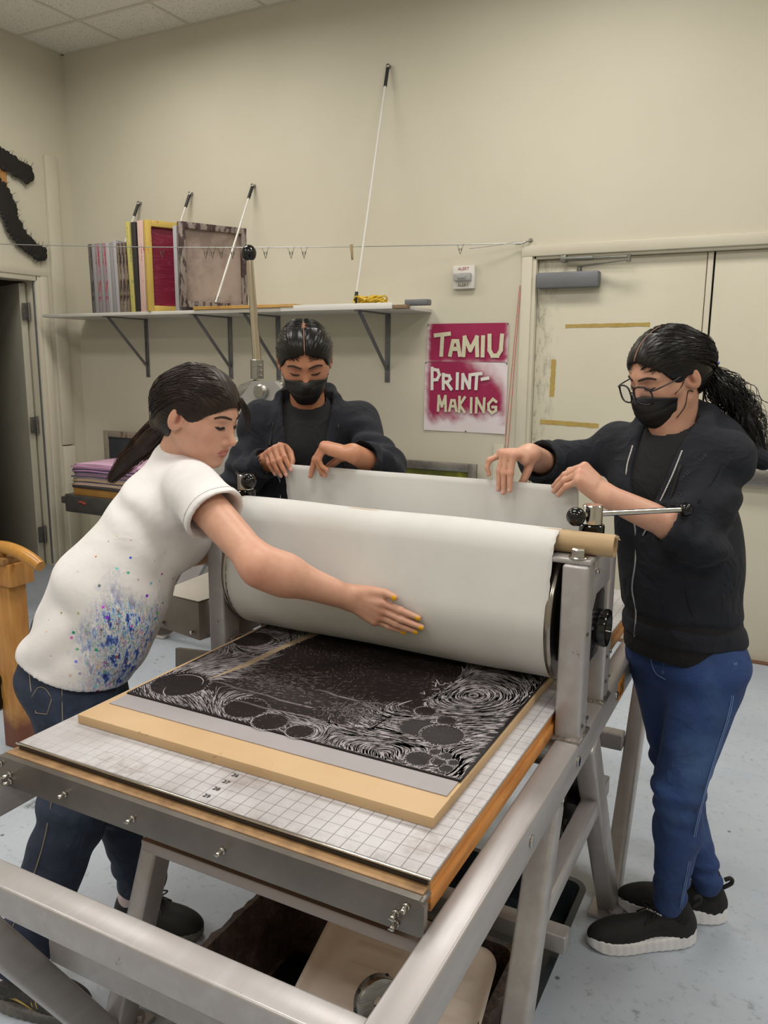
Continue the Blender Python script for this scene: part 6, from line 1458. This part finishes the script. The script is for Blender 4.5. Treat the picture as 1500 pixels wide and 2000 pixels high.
# ---------------------------------------------------------------- right: woman with glasses
def person_right():
    T = thing('person', 'person with glasses, black mask and dark hoodie standing right of the press in blue jeans', 'person', (.60, 1.2, 0))
    k = dict(ch=Fr((.525, 1.17, 1.412), (-.40, -.915, -.05), (.03, .05, 1)), pel=V3((.585, 1.18, .865)), shL=V3((.655, 1.108, 1.352)), shR=V3((.385, 1.225, 1.345)), elL=V3((.622, 1.02, 1.165)), wrL=V3((.425, .925, 1.262)),
             elR=V3((.205, 1.235, 1.275)), wrR=V3((.208, 1.018, 1.340)), cuffL=.38, cuffR=.62, hem=.012, w_hem=(.162, .130), w_waist=(.142, .120), w_chest=(.150, .118), vz=-.27, vw=.048, vy=.010, hip_side=V3((.93, -.37, 0)), tee_below=.045,
             hood_c=(-.075, .035, -.045), hood_r=(.065, .115, .085), extra=[((.57, 1.25, 1.40), (.735, 1.21, 1.335), .055, .022)])
    hf = Fr((.503, 1.150, 1.532), (-.62, -.68, -.40), (-.17, -.25, .95), scale=.955)
    hR = Hand(Fr(k['wrR'], (-.46, -.88, .02), (-.02, -.05, 1), scale=.98), {'i': (1.42, .18, .05, .0), 'm': (1.45, .15, .05, .0), 'r': (1.36, .20, .06, -.02), 'p': (.45, .85, .65, -.50)}, [(.018, .016, -.012), (.030, .026, -.036), (.040, .022, -.064), (.048, .010, -.086)])
    hL = Hand(Fr(k['wrL'], (-.72, -.20, .62), (.55, -.42, .68), left=True, scale=.99), {'i': (1.22, .30, .12, .08), 'm': (1.28, .28, .12, .02), 'r': (1.30, .28, .12, -.05), 'p': (1.28, .32, .12, -.15)}, [(.018, .020, -.012), (.042, .036, -.034), (.062, .034, -.062), (.078, .026, -.084)])
    body, head = build_body(T, skinR, '#c99a82', hf, k['ch'].o+V3((.0, .0, .0)), k, (hL, hR), lipk=0)
    hb = hair_mat('hair_black', '#0a0808', '#15100e', .33); face_parts(body, hf, head, M('brow_dark', '#1d1511'), M('lash_black', '#0c0909'), r=.0027); mask(T, hf, head)
    lo, hi = bounds([hf.w((.12, .11, .15)), hf.w((-.17, -.11, -.10)), hf.w((.12, -.11, .15)), hf.w((-.17, .11, -.1))], .02)
    def hcap(P): d = hair_sdf(P, hf, bulk=.003); return smin(d, s_cone(P, hf.w((-.09, 0, -.020)), hf.w((-.118, 0, -.030)), .034, .022), .03)
    hair = soft('hair', hcap, lo, hi, .0028, hb, T); rr = random.Random(6); st = []
    for i in range(320):
        s = rr.choice((-1, 1)); f = rr.random()
        if f < .62: x = rr.uniform(-.075, .080); st.append((x, s*.006, .036+.093*math.sqrt(max(0, 1-((x+.016)/.108)**2))))
        else: st.append((rr.uniform(.040, .078), s*rr.uniform(.01, .068), rr.uniform(.045, .078)))
    obj('hair_strands', strand_set(hf, st, (-.124, 0, -.028), 760, r=.0009, jit=.0025, seed=8, off=.004, wav=.0010), hb, hair, 180)
    bm = B(); pp = [(-.016+.1085*math.cos(a), 0, .036+.0945*math.sin(a)) for a in np.linspace(.46, 1.6, 14)]; tube(bm, [hf.w(p) for p in pp], [.0022*(1-.6*i/13) for i in range(14)], 6); obj('hair_parting', bm, M('scalp', '#8d6a58', rough=.6), hair, 180)
    tp = [hf.w((-.118, 0, -.028)), V3((.625, 1.235, 1.505)), V3((.665, 1.25, 1.46)), V3((.70, 1.245, 1.405)), V3((.735, 1.23, 1.34))]
    obj('ponytail', tail_strands(tp, [.022, .042, .040, .038, .026], 230, .0010, 9, curl=.0075, cf=26, frizz=1.1), hb, hair, 180); soft('ponytail_core', lambda P: tail_core(P, tp, [.022, .036, .034, .028, .014])+.003*fnoise(P, 60, 3), *bounds(tp, .05), .004, hb, hair)
    bm = B(); c_ = hf.w((-.128, 0, -.033)); ax = V3(tp[1])-V3(tp[0]); _, s_, u_ = frame_of(ax)
    for j in range(3): tube(bm, [Vector([float(q) for q in c_])+(s_*math.cos(a)+u_*math.sin(a))*(.025+.004*math.sin(a*9+j))+_*.005*math.sin(a*7+j*2) for a in np.linspace(0, 2*PI, 60)], .0045, 6)
    o = obj('scrunchie', bm, M('scrunchie', '#2f4aa0', '#c9d0e6', 70, .7), hair, 180); o['label'] = 'blue and white hair tie'
    # glasses
    gm_ = M('glasses_black', '#111115', rough=.18); G = B(); ctr = []
    for s in (-1, 1):
        pts = []
        for a in np.linspace(0, 2*PI, 40): cx, cz = math.cos(a), math.sin(a); r_ = 1/(abs(cx)**3+abs(cz)**3)**(1/3); pts.append(hf.w((.112-.010*abs(cx*r_*.026+.034-.0)/.05-.0, s*(.0350+.0275*cx*r_), -.002+.0235*cz*r_-.002*cx)))
        tube(G, pts, .0022, 8, cap=False); ctr.append(pts)
        tube(G, smoothpath([hf.w((.101, s*.061, .011)), hf.w((.090, s*.074, .013)), hf.w((.04, s*.079, .014)), hf.w((-.005, s*.081, .018)), hf.w((-.025, s*.080, -.002))], 4), .0020, 6)
    tube(G, smoothpath([hf.w((.109, -.009, .004)), hf.w((.112, 0, .007)), hf.w((.109, .009, .004))], 4), .0020, 6); gl = obj('glasses', G, gm_, T, 180)
    glass = M('lens_glass', '#f2f4ff', rough=.0, Transmission_Weight=1.0, IOR=1.0, Specular_IOR_Level=.3)
    for pts in ctr:
        bm = B(); c0 = sum((Vector([float(q) for q in p]) for p in pts[:-1]), Vector())/(len(pts)-1); cv = bm.verts.new(c0+Vector([float(q) for q in hf.d((.001, 0, 0))])); ring = [bm.verts.new(Vector([float(q) for q in p])) for p in pts[:-1]]
        for i in range(len(ring)): bm.faces.new((cv, ring[i], ring[(i+1) % len(ring)]))
        obj('lens', bm, glass, gl, 180)
    hd = soft('hoodie', lambda P: hoodie_sdf(P, k), *bounds([k['pel']+V3((-.2, -.19, -.04)), k['pel']+V3((.2, .2, 0)), k['ch'].o+V3((0, 0, .06)), k['shL']+V3((.08, 0, 0)), k['elL']+V3((.07, -.07, -.08)), k['elR']+V3((-.07, .05, -.07)), k['wrR'], k['wrL']], .02), .0048, navy('hoodie_navy'), T, 1)
    te = soft('black_tshirt', lambda P: tee_sdf(P, k), *bounds([k['pel']+V3((-.2, -.2, -.06)), k['pel']+V3((.2, .2, 0)), k['ch'].o+V3((0, 0, .05)), k['shL'], k['shR']], .05), .006, blacktee, T, 1)
    zip_line(hd, hd, k, [(-.054, -.045), (-.050, -.10), (-.032, -.17), (-.010, -.24), (-.004, -.32), (-.018, -.40), (-.010, -.46), (-.012, -.530)]); zip_line(hd, hd, k, [(.078, -.045), (.072, -.10), (.052, -.17), (.014, -.255)], .0024)
    dc = M('cord_black', '#0b0b0d', rough=.7); drawcord(hd, k, [(.085, -.075), (.078, -.14), (.070, -.21)], dc, .0045)
    # faint printed words on chest
    pr = M('tonal_print', '#2f333c', rough=.7); ch = k['ch']; fn = lambda P: hoodie_sdf(P, k)
    def chest_text(s, y, z, size, ang, mat):
        me = text_obj(s, size, mat, None, None, .0004); n = len(me.vertices); co = np.empty(n*3, F32); me.vertices.foreach_get('co', co); co = co.reshape(-1, 3); ca, sa = math.cos(ang), math.sin(ang); out = []
        U, Wv = co[:, 0]*ca-co[:, 1]*sa, co[:, 0]*sa+co[:, 1]*ca; P_ = np.stack([ch.w((.25, y+a, z+b)) for a, b in zip(U, Wv)]).astype(F32); dd = V3(ch.d((-1, 0, 0)))
        for _ in range(50): P_ = P_+dd*np.clip(fn(P_)*.7, -.002, .05)[:, None].astype(F32)
        out = P_-dd*(.0012+co[:, 2:3])
        me.vertices.foreach_set('co', np.array(out, F32).ravel()); finish(me, mat, 0); return link(bpy.data.objects.new('printed_words', me), hd)
    chest_text('SOUL', .105, -.145, .021, 0, M('tonal_print_faint', '#23262e', rough=.8)); chest_text('BTS', .128, -.055, .012, -2.2, pr); chest_text('TEAR', .098, -.098, .012, -2.2, pr)
    fnh = lambda P: hoodie_sdf(P, k)
    for pl in ([(.12, -.33), (.125, -.38), (.135, -.43), (.15, -.47)], [(-.12, -.33), (-.125, -.38), (-.135, -.43)], [(.175, -.03), (.165, -.09), (.155, -.15)]):
        bm = B(); tube(bm, smoothpath([onsurf(fnh, ch.w((.3, y, z)), ch.d((-1, 0, 0)), .5) for y, z in pl], 4), .0016, 6); obj('seam_ridge', bm, M('seam_black', '#0a0b10', rough=.9), hd, 180)
    # jeans
    hipL, hipR = V3((.665, 1.135, .82)), V3((.53, 1.205, .82)); knL, anL = V3((.615, 1.075, .475)), V3((.607, 1.155, .125)); knR, anR = V3((.585, 1.24, .475)), V3((.690, 1.298, .125)); hs = V3((.90, -.43, 0)); pel = V3((.597, 1.18, .86))
    def leg(P, h_, k_, a_, bk): d = s_cone(P, h_, k_+V3((0, 0, .03)), .087, .062); d = smin(d, s_cone(P, k_+V3((0, 0, .03)), k_+V3(bk)*.5+V3((0, 0, -.10)), .060, .057), .02); return smin(d, s_cone(P, k_+V3(bk)*.5+V3((0, 0, -.10)), a_, .057, .040), .03)
    def jeans(P):
        d = s_econe(P, pel+V3((0, 0, -.04)), pel+V3((0, 0, .06)), hs, (.140, .105), (.120, .09)); d = smin(d, s_ell(P, pel+V3((.03, .060, -.04)), (.078, .075, .08)), .06)
        a = leg(P, hipL, knL, anL, (.01, .05, 0)); b = leg(P, hipR, knR, anR, (.04, .05, 0)); d = smin(smin(d, a, .05), b, .05)
        for c_, r_, f_, am, s in ((knL, .07, 95, .0045, 1), (knR, .07, 95, .0045, 2), (anL+V3((0, 0, .05)), .06, 120, .004, 3), (anR+V3((0, 0, .05)), .06, 120, .004, 4), (hipL+V3((-.03, -.03, -.02)), .07, 80, .004, 5)): d = folds(P, d, c_, (0, 0, 1), r_, f_, am, s)
        d = d+.0012*fnoise(P, 26, 7); return smax(d, .095-P[:, 2], .003)
    den = cloth_mat('denim_blue', '#1b3158', '#27427a', (.25, .1), .8, lambda t, c: t.mix(t.math('MULTIPLY', t.ramp(t.noise(5, 4, .6), [(.5, 0.0), (.72, 1.0)]), .45), c, '#4f6f9e'))
    je = soft('jeans', jeans, (.38, .98, .08), (.80, 1.42, .95), .0042, den, T, 1); stm = M('denim_stitch_blue', '#6d86b4', rough=.8); bm = B()
    def sl(pts, r=.0012): 
        out = []
        for p, d in pts: out.append(onsurf(jeans, V3(p)+V3(d)*.12, -V3(d), .3)+Vector(d).normalized()*.0009)
        tube(bm, smoothpath(out, 4), r, 5)
    dS = (.60, -.80, 0)
    for o_ in (0, .007): sl([((.685+o_, 1.12, .86), dS), ((.685+o_, 1.11, .74), dS), ((.67+o_, 1.09, .62), dS), ((.645+o_, 1.08, .50), dS), ((.635+o_, 1.09, .40), dS), ((.625+o_, 1.12, .27), dS), ((.615+o_, 1.15, .14), dS)])
    dF = (-.2, -1, 0); sl([((.52, 1.16, .86), dF), ((.545, 1.15, .80), dF), ((.575, 1.14, .785), dF)]); sl([((.565, 1.14, .87), dF), ((.568, 1.14, .80), dF)])
    obj('seam', bm, stm, je, 180)
    up = M('knit_black', '#0f0f10', '#161617', 60, .75, bump=(300, .3, .001)); so = M('white_sole', '#e6e6e8', '#dcdcdf', 14, .5)
    s1, fr1, L1 = shoe(T, (.672, 1.205, 0), (.425, 1.038, 0), .038, up, so, width=.044); laces(s1, fr1, L1, M('lace_black', '#131313', rough=.8), 5)
    s2, fr2, L2 = shoe(T, (.742, 1.333, 0), (.462, 1.247, 0), .038, up, so, width=.044); laces(s2, fr2, L2, M('lace_black', '#131313'), 5)
    for fr, sh_ in ((fr1, s1), (fr2, s2)):
        bm = B(); tube(bm, smoothpath([fr.w((.012, 0, .10)), fr.w((-.010, 0, .118)), fr.w((-.006, 0, .132)), fr.w((.010, 0, .125))], 4), .006, 8); obj('heel_loop', bm, up, sh_, 180)
    # little wordmark on the tongue of the nearer shoe
    me = text_obj('adidas', .019, None, None, None, .0005); R_ = Matrix([[float(v) for v in row] for row in np.stack([fr1.d((-.55, .80, .10)), fr1.d((.50, .28, .82)), np.cross(fr1.d((-.55, .80, .10)), fr1.d((.50, .28, .82)))])]).transposed()
    me.transform(Matrix.Translation([float(a) for a in fr1.w((.128, .016, .107))]) @ R_.to_4x4()); finish(me, M('white_print', '#d8d8d8', rough=.6), 0); link(bpy.data.objects.new('shoe_wordmark', me), s1)
    for a_, fr in ((anL, fr1), (anR, fr2)):
        soft('sock', lambda P: smin(s_cone(P, fr.w((.052, 0, .055)), fr.w((.05, 0, .09)), .031, .034), s_cone(P, fr.w((.05, 0, .09)), a_+V3((0, 0, .02)), .034, .034), .02), *bounds([fr.w((.05, 0, .05)), a_+V3((0, 0, .03))], .05), .005, M('sock_black', '#101011', rough=.9), T)
person_right()

# ---------------------------------------------------------------- middle: person with centre-parted hair behind the paper
def person_middle():
    T = thing('person', 'person with slicked centre-parted hair and black mask holding the paper corner behind the roller', 'person', (-.60, 1.25, 0))
    k = dict(ch=Fr((-.582, 1.215, 1.440), (.48, -.875, -.05), (.0, .05, 1)), pel=V3((-.62, 1.27, .88)), shL=V3((-.435, 1.285, 1.378)), shR=V3((-.722, 1.150, 1.375)), elL=V3((-.262, 1.135, 1.245)), wrL=V3((-.268, .955, 1.318)),
             elR=V3((-.735, 1.06, 1.195)), wrR=V3((-.548, 1.015, 1.300)), cuffL=.86, cuffR=.80, hem=-.02, w_hem=(.16, .12), w_waist=(.155, .115), w_chest=(.145, .11), vz=-.60, vw=.062, tee_below=.03, hood_c=(-.07, 0, -.035), cuff_r=.046)
    hf = Fr((-.563, 1.170, 1.560), (.50, -.74, -.52), (.24, -.42, .87), scale=.97)
    hR = Hand(Fr(k['wrR'], (.30, -.93, .16), (-.48, -.10, .87), scale=.93), {'i': (1.15, .30, .2, .02), 'm': (1.15, .35, .15, -.02), 'r': (1.05, .55, .3, -.05), 'p': (1.0, .6, .3, -.10)}, [(.018, .018, -.010), (.044, .034, -.026), (.068, .034, -.054), (.082, .020, -.078)])
    hL = Hand(Fr(k['wrL'], (-.95, -.26, .20), (.14, .05, 1), left=True, scale=1.0), {'i': (1.20, .25, .1, .04), 'm': (1.22, .25, .1, .0), 'r': (1.35, .75, .5, -.04), 'p': (1.3, .9, .6, -.10)}, [(.018, .018, -.010), (.044, .034, -.028), (.068, .030, -.056), (.080, .016, -.080)])
    body, head = build_body(T, skinM, '#b98263', hf, k['ch'].o, k, (hL, hR), lipk=0)
    hb = hair_mat('hair_jet', '#070606', '#0f0c0b', .28); face_parts(body, hf, head, M('brow_dark', '#1d1511'), M('lash_black', '#0c0909'), r=.0029); mask(T, hf, head)
    line = ([-.2, -.05, -.012, .012, .022, .045, .066, .076, .10, .3], [-.06, -.035, -.030, .012, .030, .046, .062, .105, .2, .2])
    def hcap(P): return hair_sdf(P, hf, line=line, bulk=.003)
    lo, hi = bounds([hf.w((.12, .11, .15)), hf.w((-.14, -.11, -.10)), hf.w((.12, -.11, .15)), hf.w((-.14, .11, -.1))], .02)
    hair = soft('hair', hcap, lo, hi, .0026, hb, T); rr = random.Random(16); st = []
    for i in range(320):
        s = rr.choice((-1, 1)); f = rr.random()
        if f < .6: x = rr.uniform(-.075, .080); st.append((x, s*.006, .036+.093*math.sqrt(max(0, 1-((x+.016)/.108)**2))))
        else: st.append((rr.uniform(.045, .080), s*rr.uniform(.01, .066), rr.uniform(.050, .078)))
    obj('hair_strands', strand_set(hf, st, (-.115, 0, -.035), 760, r=.0009, jit=.002, seed=18, off=.003, wav=.0008), hb, hair, 180)
    bm = B(); pp = [(-.016+.1085*math.cos(a), 0, .036+.0945*math.sin(a)) for a in np.linspace(.50, 1.62, 14)]; tube(bm, [hf.w(p) for p in pp], [.0021*(1-.6*i/13) for i in range(14)], 6); obj('hair_parting', bm, M('scalp', '#8d6a58'), hair, 180)
    hd = soft('hoodie', lambda P: hoodie_sdf(P, k), *bounds([k['pel']+V3((-.19, -.17, -.04)), k['pel']+V3((.19, .17, 0)), k['ch'].o+V3((0, 0, .06)), k['shL']+V3((.07, .05, 0)), k['shR']+V3((-.06, 0, 0)), k['elL']+V3((.07, 0, -.07)), k['elR']+V3((-.07, -.04, -.07)), k['wrR'], k['wrL']], .02), .0050, navy('hoodie_dark'), T, 1)
    soft('black_tshirt', lambda P: tee_sdf(P, k), *bounds([k['pel']+V3((-.19, -.18, -.05)), k['pel']+V3((.19, .18, 0)), k['ch'].o+V3((0, 0, .05)), k['shL'], k['shR']], .05), .006, blacktee, T, 1)
    zip_line(hd, hd, k, [(-.082, -.12), (-.082, -.16), (-.080, -.20), (-.078, -.24), (-.075, -.30)], .0022); zip_line(hd, hd, k, [(.082, -.17), (.080, -.21), (.078, -.26), (.075, -.32)], .0022)
    cb = M('cord_black', '#0b0b0d'); drawcord(hd, k, [(-.100, -.06), (-.108, -.11), (-.112, -.155)], cb, .0040); drawcord(hd, k, [(.098, -.06), (.108, -.12), (.118, -.19)], cb, .0040)
    pel = k['pel']; hs = V3((.87, .48, 0)); hl, hr = pel+hs*.08, pel-hs*.08
    def tr(P):
        d = s_econe(P, pel+V3((0, 0, -.06)), pel+V3((0, 0, .03)), hs, (.155, .115), (.14, .105))
        for h_ in (hl, hr): d = smin(d, chain(P, [h_+V3((0, 0, -.06)), h_+V3((.01, -.02, -.42)), h_+V3((0, .02, -.79))], [.085, .060, .048], .03), .05)
        return smax(d, .085-P[:, 2], .003)
    soft('trousers', tr, *bounds([pel+V3((-.17, -.15, -.80)), pel+V3((.17, .15, .05))], .03), .009, M('trousers_black', '#15161a', rough=.9), T)
    up = M('knit_black', '#0f0f10'); so = M('white_sole', '#cfcfd2')
    for h_ in (hl, hr): a = h_.copy(); a[2] = 0; shoe(T, a+V3((-.03, .065, 0)), a+V3((.08, -.18, 0)), .028, up, so)
person_middle()
